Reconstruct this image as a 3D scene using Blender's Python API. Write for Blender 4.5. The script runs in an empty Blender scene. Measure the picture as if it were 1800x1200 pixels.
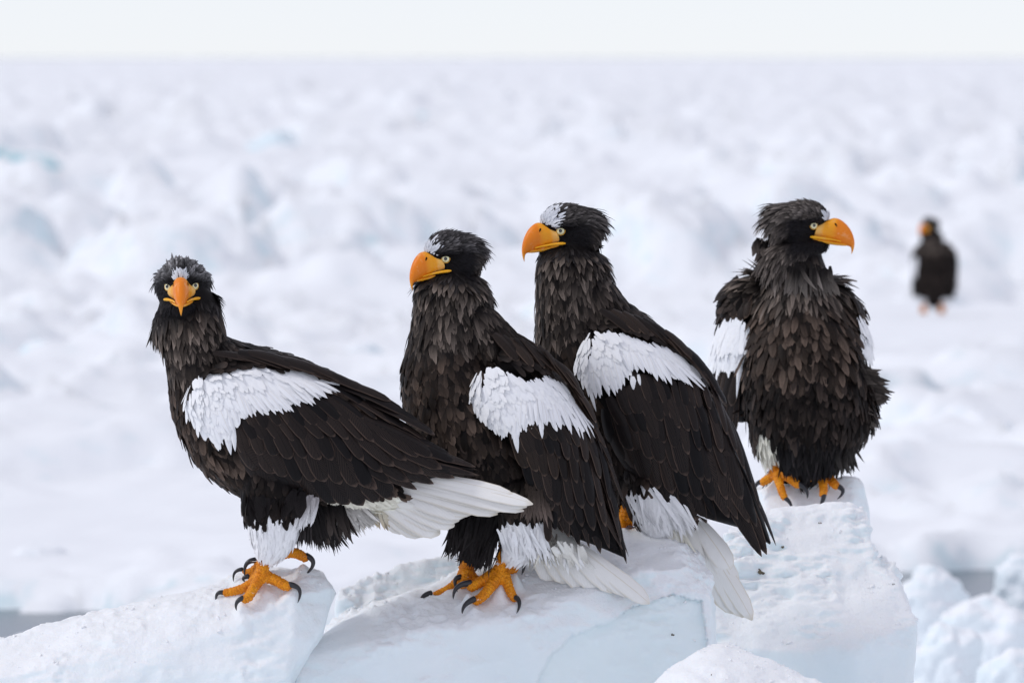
import bpy, bmesh, math, random
import numpy as np
from mathutils import Vector, Matrix
from mathutils.bvhtree import BVHTree

# ---------------------------------------------------------------- camera, sky, sun, exposure
SC = bpy.context.scene
COL = SC.collection
FPX = 15000.0            # focal length in photo pixels (photo 1800 x 1200)
CAM_H = 2.6              # eye height above the sea
PITCH = math.atan(500.0 / FPX)
cam_data = bpy.data.cameras.new('camera')
cam_data.sensor_width = 36.0
cam_data.lens = FPX / 1800.0 * 36.0
cam_data.clip_start = 0.5
cam_data.clip_end = 40000.0
cam_data.dof.use_dof = True
cam_data.dof.focus_distance = 20.15
cam_data.dof.aperture_fstop = 8.0
cam = bpy.data.objects.new('camera', cam_data)
cam.location = (0, 0, CAM_H)
cam.rotation_euler = (math.pi / 2 - PITCH, 0, 0)
COL.objects.link(cam)
SC.camera = cam

SUN_EL, SUN_AZ = math.radians(45), math.radians(-105)      # azimuth from +Y (away from the camera), negative = left
world = bpy.data.worlds.new('World')
SC.world = world
world.use_nodes = True
wn, wl = world.node_tree.nodes, world.node_tree.links
wn.clear()
sky = wn.new('ShaderNodeTexSky')
sky.sky_type = 'NISHITA'
sky.sun_disc = False
sky.sun_elevation = SUN_EL
sky.sun_rotation = SUN_AZ
sky.dust_density = 0.1
sky.air_density = 0.5
bg1 = wn.new('ShaderNodeBackground'); bg1.inputs["Strength"].default_value = 0.05
bg2 = wn.new('ShaderNodeBackground')                       # the even, bright cloud layer
bg2.inputs['Color'].default_value = (0.955, 0.925, 1.0, 1); bg2.inputs['Strength'].default_value = 0.62
add = wn.new('ShaderNodeAddShader')
wout = wn.new('ShaderNodeOutputWorld')
wl.new(sky.outputs[0], bg1.inputs['Color'])
wl.new(bg1.outputs[0], add.inputs[0]); wl.new(bg2.outputs[0], add.inputs[1])
wl.new(add.outputs[0], wout.inputs['Surface'])

sun_data = bpy.data.lights.new('sun', 'SUN')
sun_data.energy = 1.2
sun_data.angle = math.radians(10)
sun_data.color = (1.0, 0.985, 0.965)
sun = bpy.data.objects.new('sun', sun_data)
sdir = Vector((math.sin(SUN_AZ) * math.cos(SUN_EL), math.cos(SUN_AZ) * math.cos(SUN_EL), math.sin(SUN_EL)))
sun.rotation_euler = sdir.to_track_quat('Z', 'Y').to_euler()
sun.location = (0, 20, 12)
COL.objects.link(sun)

SC.render.engine = 'CYCLES'
SC.cycles.use_denoising = True
SC.cycles.max_bounces = 6
SC.cycles.diffuse_bounces = 6
SC.view_settings.view_transform = 'Standard'
SC.view_settings.look = 'None'
SC.view_settings.gamma = 1.0
SC.view_settings.exposure = 0.0
SC.view_settings.use_curve_mapping = False

# ---------------------------------------------------------------- helpers
def pix(px, py, D):
    """Point on the ray of a photo pixel at distance D (metres along Y)."""
    a, b = (px - 900.0) / FPX, (600.0 - py) / FPX
    cy, sy = math.cos(PITCH), math.sin(PITCH)
    d = Vector((a, cy + b * sy, -sy + b * cy))
    return Vector((0, 0, CAM_H)) + d * (D / d.y)

def npn(v):
    return v / np.maximum(np.linalg.norm(v, axis=-1, keepdims=True), 1e-9)

def _hash(ix, iy, iz, seed):
    h = (ix.astype(np.int64) * 374761393 + iy.astype(np.int64) * 668265263 + iz.astype(np.int64) * 2147483647 + seed * 974711) & 0xffffffff
    h = ((h ^ (h >> 13)) * 1274126177) & 0xffffffff
    h = ((h ^ (h >> 16)) * 2246822519) & 0xffffffff
    return (h ^ (h >> 15)) & 0xffff

def vnoise(p, seed=0):
    """Smooth value noise in -1..1, p (n,3)."""
    i = np.floor(p); f = p - i
    f = f * f * f * (f * (f * 6 - 15) + 10)
    i = i.astype(np.int64)
    out = 0
    for dx in (0, 1):
        for dy in (0, 1):
            for dz in (0, 1):
                w = (f[:, 0] if dx else 1 - f[:, 0]) * (f[:, 1] if dy else 1 - f[:, 1]) * (f[:, 2] if dz else 1 - f[:, 2])
                out = out + w * _hash(i[:, 0] + dx, i[:, 1] + dy, i[:, 2] + dz, seed)
    return out / 32767.5 - 1.0

def fbm(p, seed=0, octaves=4, gain=0.5, lac=2.03):
    a, s, t = 1.0, 0, 0
    for o in range(octaves):
        s = s + a * vnoise(p, seed + o * 17); t += a
        p = p * lac; a *= gain
    return s / t

def mk(name, verts, faces, mats, parent=None, uv=None, col=None, smooth=True, midx=None):
    """One mesh object from arrays; uv and col are per vertex."""
    me = bpy.data.meshes.new(name)
    verts = np.asarray(verts, dtype=np.float32)
    if isinstance(faces, np.ndarray):
        nf, k = faces.shape
        me.vertices.add(len(verts)); me.vertices.foreach_set('co', verts.ravel())
        me.loops.add(nf * k); me.loops.foreach_set('vertex_index', faces.astype(np.int32).ravel())
        me.polygons.add(nf)
        me.polygons.foreach_set('loop_start', np.arange(0, nf * k, k, dtype=np.int32))
        me.polygons.foreach_set('loop_total', np.full(nf, k, dtype=np.int32))
        me.update(calc_edges=True)
    else:
        me.from_pydata([tuple(map(float, v)) for v in verts], [], faces)
    li = np.empty(len(me.loops), dtype=np.int32); me.loops.foreach_get('vertex_index', li)
    if uv is not None:
        l = me.uv_layers.new(name='UVMap'); l.data.foreach_set('uv', np.asarray(uv, dtype=np.float32)[li].ravel())
    if col is not None:
        c = np.ones((len(verts), 4), dtype=np.float32); c[:, :3] = col
        a = me.color_attributes.new('Col', 'FLOAT_COLOR', 'POINT'); a.data.foreach_set('color', c.ravel())
    for m in (mats if isinstance(mats, (list, tuple)) else [mats]):
        me.materials.append(m)
    if midx is not None:
        me.polygons.foreach_set('material_index', np.asarray(midx, dtype=np.int32))
    if smooth:
        me.polygons.foreach_set('use_smooth', np.ones(len(me.polygons), dtype=bool))
    me.update()
    o = bpy.data.objects.new(name, me)
    COL.objects.link(o)
    if parent is not None:
        o.parent = parent
    return o

def tag(o, label=None, cat=None, group=None, kind=None):
    if label: o['label'] = label
    if cat: o['category'] = cat
    if group: o['group'] = group
    if kind: o['kind'] = kind
    return o

def mesh_arrays(me):
    v = np.empty(len(me.vertices) * 3, dtype=np.float32); me.vertices.foreach_get('co', v)
    me.calc_loop_triangles()
    t = np.empty(len(me.loop_triangles) * 3, dtype=np.int32); me.loop_triangles.foreach_get('vertices', t)
    return v.reshape(-1, 3).astype(np.float64), t.reshape(-1, 3)

def quads_of(me):
    q = np.empty(len(me.loops), dtype=np.int32); me.loops.foreach_get('vertex_index', q)
    return q.reshape(-1, 4)

def vnormals(v, f):
    n = np.zeros_like(v)
    a = v[f[:, 1]] - v[f[:, 0]]; b = v[f[:, 2]] - v[f[:, 0]]
    c = np.cross(a, b)
    for k in range(3):
        np.add.at(n, f[:, k], c)
    return npn(n)

def tube(pts, n=16, cap=True):
    """Closed elliptic tube. pts: (x, y, z, rn, rd); rd is the radius along depth (Y), rn the other one."""
    P = np.array([p[:3] for p in pts], dtype=float); R = np.array([p[3:5] for p in pts], dtype=float)
    m = len(P)
    T = npn(np.gradient(P, axis=0))
    Y = np.array([0, 1.0, 0])
    B = npn(Y - (T @ Y)[:, None] * T)
    N = np.cross(B, T)
    an = np.linspace(0, 2 * math.pi, n, endpoint=False)
    ring = P[:, None] + N[:, None] * (R[:, 0, None] * np.cos(an))[..., None] + B[:, None] * (R[:, 1, None] * np.sin(an))[..., None]
    V = ring.reshape(-1, 3)
    F = []
    for i in range(m - 1):
        for j in range(n):
            k = (j + 1) % n
            F.append((i * n + j, i * n + k, (i + 1) * n + k, (i + 1) * n + j))
    V = list(map(tuple, V))
    if cap:
        a = len(V); V.append(tuple(P[0] - T[0] * min(R[0]) * 0.7)); V.append(tuple(P[-1] + T[-1] * min(R[-1]) * 0.7))
        for j in range(n):
            k = (j + 1) % n
            F.append((a, k, j)); F.append((a + 1, (m - 1) * n + j, (m - 1) * n + k))
    return V, F

def densify(pts, k=3):
    """Catmull-Rom through the control stations."""
    P = np.array(pts, dtype=float); out = []
    m = len(P)
    for i in range(m - 1):
        p0, p1, p2, p3 = P[max(i - 1, 0)], P[i], P[i + 1], P[min(i + 2, m - 1)]
        for j in range(k):
            t = j / k
            out.append(0.5 * ((2 * p1) + (-p0 + p2) * t + (2 * p0 - 5 * p1 + 4 * p2 - p3) * t * t + (-p0 + 3 * p1 - 3 * p2 + p3) * t ** 3))
    out.append(P[-1])
    return np.array(out)

def remesh(parts, voxel, smooth=4):
    """Union of closed shapes as one quad mesh: returns (verts, quads)."""
    bm = bmesh.new()
    for V, F in parts:
        vs = [bm.verts.new(v) for v in V]
        for f in F:
            try: bm.faces.new([vs[i] for i in f])
            except ValueError: pass
    bmesh.ops.recalc_face_normals(bm, faces=bm.faces)
    me = bpy.data.meshes.new('tmp'); bm.to_mesh(me); bm.free()
    o = bpy.data.objects.new('tmp', me); COL.objects.link(o)
    md = o.modifiers.new('r', 'REMESH'); md.mode = 'VOXEL'; md.voxel_size = voxel
    if smooth:
        sm = o.modifiers.new('s', 'SMOOTH'); sm.factor = 0.5; sm.iterations = smooth
    ev = o.evaluated_get(bpy.context.evaluated_depsgraph_get())
    m2 = bpy.data.meshes.new_from_object(ev)
    v, _ = mesh_arrays(m2)
    q = quads_of(m2)
    bpy.data.objects.remove(o); bpy.data.meshes.remove(me); bpy.data.meshes.remove(m2)
    return v, q

def hull(points):
    bm = bmesh.new()
    for p in points: bm.verts.new(p)
    r = bmesh.ops.convex_hull(bm, input=bm.verts)
    bmesh.ops.delete(bm, geom=[g for g in r['geom_interior'] if isinstance(g, bmesh.types.BMVert)], context='VERTS')
    bmesh.ops.recalc_face_normals(bm, faces=bm.faces)
    bm.verts.index_update()
    V = [tuple(v.co) for v in bm.verts]; F = [[v.index for v in f.verts] for f in bm.faces]
    bm.free()
    return V, F

def tri(q):
    return np.concatenate([q[:, [0, 1, 2]], q[:, [0, 2, 3]]])

def resample(poly, n, off=0.0):
    P = np.array(poly, dtype=float)
    s = np.concatenate([[0], np.cumsum(np.linalg.norm(np.diff(P[:, :2], axis=0), axis=1))])
    t = np.linspace(off, 1 - off, n) * s[-1]
    return np.stack([np.interp(t, s, P[:, k]) for k in range(P.shape[1])], axis=1)

def inpoly(x, y, poly):
    P = np.array(poly, dtype=float); c = np.zeros(len(x), dtype=bool)
    j = len(P) - 1
    for i in range(len(P)):
        xi, yi, xj, yj = P[i, 0], P[i, 1], P[j, 0], P[j, 1]
        c ^= ((yi > y) != (yj > y)) & (x < (xj - xi) * (y - yi) / (yj - yi + 1e-12) + xi)
        j = i
    return c

# ---------------------------------------------------------------- materials
class NT:
    def __init__(self, name):
        self.m = bpy.data.materials.new(name); self.m.use_nodes = True
        self.t = self.m.node_tree; self.n = self.t.nodes; self.l = self.t.links
        self.b = self.n['Principled BSDF']
    def add(self, typ, **kw):
        n = self.n.new(typ)
        for k, v in kw.items():
            if k.startswith('i_'):
                key = k[2:]; key = int(key) if key.isdigit() else key
                n.inputs[key].default_value = v
            else: setattr(n, k, v)
        return n
    def link(self, a, b): self.l.new(a, b)
    def noise(self, scale, detail=4, rough=0.55, coord=None):
        n = self.add('ShaderNodeTexNoise'); n.inputs['Scale'].default_value = scale
        n.inputs['Detail'].default_value = detail; n.inputs['Roughness'].default_value = rough
        if coord is not None: self.link(coord, n.inputs['Vector'])
        return n
    def ramp(self, src, stops):
        r = self.add('ShaderNodeValToRGB'); e = r.color_ramp.elements
        while len(e) < len(stops): e.new(0.5)
        for el, (p, c) in zip(e, stops):
            el.position = p; el.color = (*c, 1) if len(c) == 3 else c
        self.link(src, r.inputs['Fac']); return r
    def math(self, op, a, b=None, clamp=False):
        n = self.add('ShaderNodeMath', operation=op, use_clamp=clamp)
        for k, v in enumerate((a, b)):
            if v is None: continue
            if isinstance(v, (int, float)): n.inputs[k].default_value = v
            else: self.link(v, n.inputs[k])
        return n.outputs[0]
    def mix(self, fac, a, b, blend='MIX'):
        n = self.add('ShaderNodeMix', data_type='RGBA', blend_type=blend)
        for s, v in ((n.inputs[0], fac), (n.inputs[6], a), (n.inputs[7], b)):
            if isinstance(v, (int, float)): s.default_value = v
            elif isinstance(v, tuple): s.default_value = (*v, 1)
            else: self.link(v, s)
        return n.outputs[2]
    def bump(self, h, strength, dist):
        n = self.add('ShaderNodeBump'); n.inputs['Strength'].default_value = strength; n.inputs['Distance'].default_value = dist
        self.link(h, n.inputs['Height']); self.link(n.outputs[0], self.b.inputs['Normal'])
    def set(self, **kw):
        for k, v in kw.items(): self.b.inputs[k.replace('_', ' ')].default_value = v

def snow_material(name, snow=(0.90, 0.925, 0.95), ice=(0.78, 0.88, 0.91), lo=0.25, hi=0.75, bump=0.5, ice_amount=1.0, sss=0.35):
    k = NT(name)
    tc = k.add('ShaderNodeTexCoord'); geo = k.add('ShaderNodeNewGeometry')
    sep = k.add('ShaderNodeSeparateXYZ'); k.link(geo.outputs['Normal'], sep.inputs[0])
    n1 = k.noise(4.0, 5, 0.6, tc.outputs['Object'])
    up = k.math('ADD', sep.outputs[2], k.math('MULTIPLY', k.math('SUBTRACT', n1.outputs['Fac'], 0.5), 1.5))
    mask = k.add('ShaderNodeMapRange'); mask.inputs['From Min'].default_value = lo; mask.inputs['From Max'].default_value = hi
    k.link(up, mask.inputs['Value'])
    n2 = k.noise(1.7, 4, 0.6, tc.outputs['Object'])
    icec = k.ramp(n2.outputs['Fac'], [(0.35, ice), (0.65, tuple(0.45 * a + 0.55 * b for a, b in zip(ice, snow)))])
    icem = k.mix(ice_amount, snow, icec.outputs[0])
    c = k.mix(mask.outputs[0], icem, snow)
    grain = k.noise(300.0, 3, 0.6, tc.outputs['Object'])
    c = k.mix(0.05, c, grain.outputs['Fac'], 'OVERLAY')
    k.link(c, k.b.inputs['Base Color'])
    r = k.add('ShaderNodeMapRange'); r.inputs['To Min'].default_value = 0.38; r.inputs['To Max'].default_value = 0.85
    k.link(mask.outputs[0], r.inputs['Value']); k.link(r.outputs[0], k.b.inputs['Roughness'])
    b1 = k.noise(55.0, 6, 0.65, tc.outputs['Object'])
    hgt = k.math('MULTIPLY', b1.outputs['Fac'], k.math('ADD', k.math('MULTIPLY', mask.outputs[0], 0.85), 0.15))
    b2 = k.noise(17.0, 4, 0.6, tc.outputs['Object'])
    hgt = k.math('ADD', hgt, k.math('MULTIPLY', k.math('MULTIPLY', b2.outputs['Fac'], 1.6), k.math('ADD', k.math('MULTIPLY', mask.outputs[0], 0.8), 0.2)))
    k.bump(hgt, bump, 0.014)
    k.set(IOR=1.31)
    k.b.inputs['Subsurface Weight'].default_value = sss
    k.b.inputs['Subsurface Radius'].default_value = (0.8, 0.9, 1.0)
    k.b.inputs['Subsurface Scale'].default_value = 0.05
    return k.m

M = {}
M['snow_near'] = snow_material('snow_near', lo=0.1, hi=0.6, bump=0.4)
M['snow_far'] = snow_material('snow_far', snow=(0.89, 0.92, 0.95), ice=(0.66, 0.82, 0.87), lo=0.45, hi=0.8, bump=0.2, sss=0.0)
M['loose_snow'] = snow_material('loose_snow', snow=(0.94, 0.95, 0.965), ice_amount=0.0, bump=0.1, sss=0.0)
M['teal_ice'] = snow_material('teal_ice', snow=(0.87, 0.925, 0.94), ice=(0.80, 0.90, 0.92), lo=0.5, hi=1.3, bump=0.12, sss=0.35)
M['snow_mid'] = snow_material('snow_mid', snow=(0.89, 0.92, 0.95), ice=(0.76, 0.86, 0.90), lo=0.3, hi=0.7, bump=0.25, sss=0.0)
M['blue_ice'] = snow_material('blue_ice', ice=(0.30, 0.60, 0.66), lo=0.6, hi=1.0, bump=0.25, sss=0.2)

k = NT('water')
n = k.noise(1.2, 3); k.bump(n.outputs['Fac'], 0.25, 0.05)
k.set(Base_Color=(0.05, 0.09, 0.12, 1), Roughness=0.22, IOR=1.33)
M['water'] = k.m

def feather_material(name, dark=True):
    """Colour attribute x barb grain; u runs -1..1 across, v along the feather (stored 0..1)."""
    k = NT(name)
    at = k.add('ShaderNodeAttribute', attribute_name='Col')
    uv = k.add('ShaderNodeUVMap')
    sep = k.add('ShaderNodeSeparateXYZ'); k.link(uv.outputs[0], sep.inputs[0])
    u = k.math('ABSOLUTE', k.math('SUBTRACT', k.math('MULTIPLY', sep.outputs[0], 2.0), 1.0))
    ph = k.math('ADD', k.math('MULTIPLY', sep.outputs[1], 60.0), k.math('MULTIPLY', u, -16.0))
    w = k.math('ADD', k.math('MULTIPLY', k.math('SINE', ph), 0.5), 0.5)
    tc = k.add('ShaderNodeTexCoord')
    gr = k.noise(160.0, 3, 0.6, tc.outputs['Object'])
    amt = 0.35 if dark else 0.10
    f = k.math('ADD', k.math('MULTIPLY', k.math('MULTIPLY', w, gr.outputs['Fac']), 2 * amt), 1.0 - amt * 0.6)
    c = k.mix(1.0, at.outputs['Color'], f, 'MULTIPLY')
    k.link(c, k.b.inputs['Base Color'])
    k.bump(w, 0.25, 0.0008)
    k.set(Roughness=0.5 if dark else 0.75)
    k.b.inputs['Specular IOR Level'].default_value = 0.08 if dark else 0.1
    return k.m
M['plumage'] = feather_material('plumage')
M['white_plumage'] = feather_material('white_plumage', False)

def quill_material(name, base, edge, white=False):
    """Single large feathers: own grain, a paler worn rim and a shaft line, each feather a little different."""
    k = NT(name)
    uv = k.add('ShaderNodeUVMap'); oi = k.add('ShaderNodeObjectInfo')
    sep = k.add('ShaderNodeSeparateXYZ'); k.link(uv.outputs[0], sep.inputs[0])
    u = k.math('ABSOLUTE', k.math('SUBTRACT', k.math('MULTIPLY', sep.outputs[0], 2.0), 1.0))
    v = sep.outputs[1]
    ph = k.math('ADD', k.math('MULTIPLY', v, 110.0), k.math('MULTIPLY', u, -30.0))
    w = k.math('ADD', k.math('MULTIPLY', k.math('SINE', ph), 0.5), 0.5)
    mp = k.add('ShaderNodeCombineXYZ'); k.link(k.math('MULTIPLY', sep.outputs[0], 3.0), mp.inputs[0]); k.link(k.math('MULTIPLY', v, 6.0), mp.inputs[1]); k.link(k.math('MULTIPLY', oi.outputs['Random'], 50.0), mp.inputs[2])
    nz = k.noise(2.0, 4, 0.6, mp.outputs[0])
    d1 = tuple(0.6 * x for x in base) if not white else tuple(0.9 * x for x in base)
    c = k.mix(k.math('MULTIPLY', nz.outputs['Fac'], 1.0), d1, base)
    c = k.mix(k.math('MULTIPLY', k.math('MULTIPLY', oi.outputs['Random'], 0.35 if not white else 0.1), w), c, edge)
    rim = k.math('MAXIMUM', k.math('MULTIPLY', k.math('SUBTRACT', u, 0.83), 8.0, True), k.math('MULTIPLY', k.math('SUBTRACT', v, 0.94), 20.0, True))
    rim = k.math('MULTIPLY', k.math('MULTIPLY', rim, k.math('MULTIPLY', v, 1.2, True)), k.math('ADD', k.math('MULTIPLY', nz.outputs['Fac'], 0.7), k.math('MULTIPLY', oi.outputs['Random'], 0.45)), True)
    c = k.mix(rim, c, edge)
    shaft = k.math('LESS_THAN', u, 0.05)
    c = k.mix(k.math('MULTIPLY', shaft, 0.5), c, tuple(0.4 * x for x in base) if not white else (0.62, 0.55, 0.42))
    k.link(c, k.b.inputs['Base Color'])
    k.bump(w, 0.2, 0.0006)
    k.set(Roughness=0.45 if not white else 0.8)
    k.b.inputs['Specular IOR Level'].default_value = 0.12 if not white else 0.1
    return k.m
M['dark_quill'] = quill_material('dark_quill', (0.0055, 0.0048, 0.0058), (0.12, 0.082, 0.064))
M['brown_quill'] = quill_material('brown_quill', (0.010, 0.0075, 0.0072), (0.14, 0.095, 0.07))
M['white_quill'] = quill_material('white_quill', (0.86, 0.87, 0.89), (0.88, 0.88, 0.9), True)
M['tail_quill'] = quill_material('tail_quill', (0.88, 0.87, 0.84), (0.66, 0.60, 0.48), True)

k = NT('beak_horn')
at = k.add('ShaderNodeAttribute', attribute_name='Col'); tc = k.add('ShaderNodeTexCoord')
n1 = k.noise(60, 5, 0.65, tc.outputs['Object']); n2 = k.noise(14, 3, 0.5, tc.outputs['Object'])
c = k.mix(k.math('MULTIPLY', n2.outputs['Fac'], 0.35), at.outputs['Color'], (0.72, 0.16, 0.008))
sc = k.math('MULTIPLY', k.math('SUBTRACT', n1.outputs['Fac'], 0.56), 6.0, True)
c = k.mix(k.math('MULTIPLY', sc, 0.5), c, (0.9, 0.62, 0.35))
k.link(c, k.b.inputs['Base Color']); k.bump(n1.outputs['Fac'], 0.3, 0.003)
k.set(Roughness=0.42); k.b.inputs['Specular IOR Level'].default_value = 0.3; k.b.inputs['Subsurface Weight'].default_value = 0.12; k.b.inputs['Subsurface Scale'].default_value = 0.006
k.b.inputs['Subsurface Radius'].default_value = (1, 0.4, 0.1)
M['beak'] = k.m

k = NT('scaly_skin')
tc = k.add('ShaderNodeTexCoord'); vo = k.add('ShaderNodeTexVoronoi'); vo.inputs['Scale'].default_value = 260.0
k.link(tc.outputs['Object'], vo.inputs['Vector'])
n1 = k.noise(45, 4, 0.6, tc.outputs['Object'])
c = k.ramp(n1.outputs['Fac'], [(0.3, (0.60, 0.17, 0.004)), (0.55, (0.80, 0.28, 0.006)), (0.75, (0.86, 0.36, 0.012))])
cr = k.math('MULTIPLY', k.math('SUBTRACT', vo.outputs['Distance'], 0.42), 3.0, True)
cc = k.mix(k.math('MULTIPLY', cr, 0.5), c.outputs[0], (0.36, 0.10, 0.006))
sn = k.noise(95, 3, 0.7, tc.outputs['Object'])
cc = k.mix(k.math('MULTIPLY', k.math('SUBTRACT', sn.outputs['Fac'], 0.66), 9.0, True), cc, (0.85, 0.82, 0.8))
k.link(cc, k.b.inputs['Base Color']); k.bump(vo.outputs['Distance'], 0.5, -0.002)
k.set(Roughness=0.55); k.b.inputs['Specular IOR Level'].default_value = 0.25
M['foot'] = k.m

def plain(name, colour, rough=0.5, spec=0.5, coat=0.0, grain=0.0):
    k = NT(name)
    tc = k.add('ShaderNodeTexCoord'); n = k.noise(80, 4, 0.6, tc.outputs['Object'])
    k.link(k.mix(k.math('MULTIPLY', n.outputs['Fac'], 0.5), colour, tuple(min(1, x * 1.35 + 0.008) for x in colour)), k.b.inputs['Base Color'])
    k.set(Roughness=rough); k.b.inputs['Specular IOR Level'].default_value = spec; k.b.inputs['Coat Weight'].default_value = coat
    if grain: k.bump(n.outputs['Fac'], grain, 0.002)
    return k.m
M['talon'] = plain('talon', (0.018, 0.018, 0.022), 0.32, 0.5)
M['iris'] = plain('iris', (0.80, 0.74, 0.44), 0.15, 0.5, 1.0)
M['pupil'] = plain('pupil', (0.004, 0.004, 0.005), 0.08, 0.5, 1.0)
M['eye_rim'] = plain('eye_rim', (0.02, 0.016, 0.012), 0.3, 0.5)
M['eyelid'] = plain('eyelid', (0.72, 0.36, 0.03), 0.5, 0.3)
M['nostril'] = plain('nostril', (0.02, 0.006, 0.002), 0.8, 0.1)
M['grit'] = plain('grit', (0.10, 0.085, 0.06), 0.8, 0.2, 0, 0.5)

# ---------------------------------------------------------------- sea and pack ice
def big_plane(name, z, r, mat):
    return tag(mk(name, [(-r, -r, z), (r, -r, z), (r, r, z), (-r, r, z)], [(0, 1, 2, 3)], mat), kind='structure')
big_plane('sea', 0.0, 16000, M['water'])

LEADS = [(2.05, 39.8, 1.5, 3.6), (3.6, 40.8, 0.8, 1.6), (-2.3, 36.2, 1.7, 3.2), (-3.9, 37.5, 1.2, 2.0),
         (3.6, 58, 1.2, .9), (-1.6, 62, 1.0, .8), (0.2, 33.5, 1.4, .6), (-4.2, 47, 1.0, 1.0)]
def pack_height(x, y):
    p = np.stack([x, y, np.zeros_like(x)], 1)
    wx = fbm(p * 0.5, 5, 3) * 0.9
    q = p.copy(); q[:, 0] += wx; q[:, 1] += fbm(p * 0.5 + 31.7, 9, 3) * 1.2
    floe = np.clip((fbm(q * np.array([0.16, 0.10, 1]), 21, 3) + 0.12) * 4, 0, 1)
    h = 0.16 + 0.10 * floe + 0.05 * fbm(p * 0.8, 3, 3)
    mask = np.clip((fbm(p * np.array([0.10, 0.06, 1]) + 7.3, 40, 3) + 0.22) * 2.4, 0, 1)
    far = np.clip((y - 44) / 60, 0, 1)
    lump = np.clip(fbm(q * np.array([0.55, 0.42, 1]), 50, 4, 0.5) + 0.08, 0, None)
    blk = np.clip(vnoise(q * np.array([0.8, 0.6, 1]) + 3.3, 61) * 3 - 0.9, 0, 1)
    small = fbm(q * 2.3, 71, 3)
    mask2 = np.clip((fbm(p * np.array([0.25, 0.15, 1]) + 17.3, 45, 2) + 0.45) * 1.8, 0, 1)
    rub = np.clip(0.55 - np.abs(fbm(q * np.array([1.15, 0.8, 1]), 57, 3)) * 2.4, 0, 1)
    h = h + mask * (0.95 * lump + 0.30 * blk) * (0.25 + 0.75 * far) + mask2 * (0.30 * rub + 0.12 * blk) * (0.35 + 0.65 * np.clip((y - 40) / 30, 0, 1)) + 0.07 * small * (0.5 + mask2)
    for cx, cy, rx, ry in LEADS:
        r = np.sqrt(((x - cx) / rx) ** 2 + ((y - cy) / ry) ** 2) + 0.35 * fbm(p * 1.6, 81, 3)
        t = np.clip((1.12 - r) / 0.16, 0, 1)
        h = h * (1 - t) + (-0.25) * t
    r = np.sqrt(((x - 3.55) / 1.6) ** 2 + ((y - 69.5) / 5.0) ** 2)          # the level patch the far eagle stands on
    t = np.clip((1.5 - r) / 0.5, 0, 1); t = t * t * (3 - 2 * t)
    h = h * (1 - t) + (0.43 + 0.03 * small) * t
    return h

def pack_ice():
    ys = np.concatenate([np.linspace(-60, 22, 24), np.exp(np.arange(math.log(23), math.log(7600), 0.0031))])
    us = np.concatenate([np.linspace(-12, -1.06, 16), np.linspace(-1, 1, 230), np.linspace(1.06, 12, 16)])
    Y, U = np.meshgrid(ys, us, indexing='ij')
    X = U * (3.5 + 0.085 * np.maximum(Y, 0))
    h = pack_height(X.ravel(), Y.ravel())
    V = np.stack([X.ravel(), Y.ravel(), h], 1)
    nr, nc = Y.shape
    idx = np.arange(nr * nc).reshape(nr, nc)
    F = np.stack([idx[:-1, :-1], idx[:-1, 1:], idx[1:, 1:], idx[1:, :-1]], -1).reshape(-1, 4)
    return tag(mk('pack_ice', V, F, M['snow_far']), kind='structure')
pack_ice()

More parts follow.
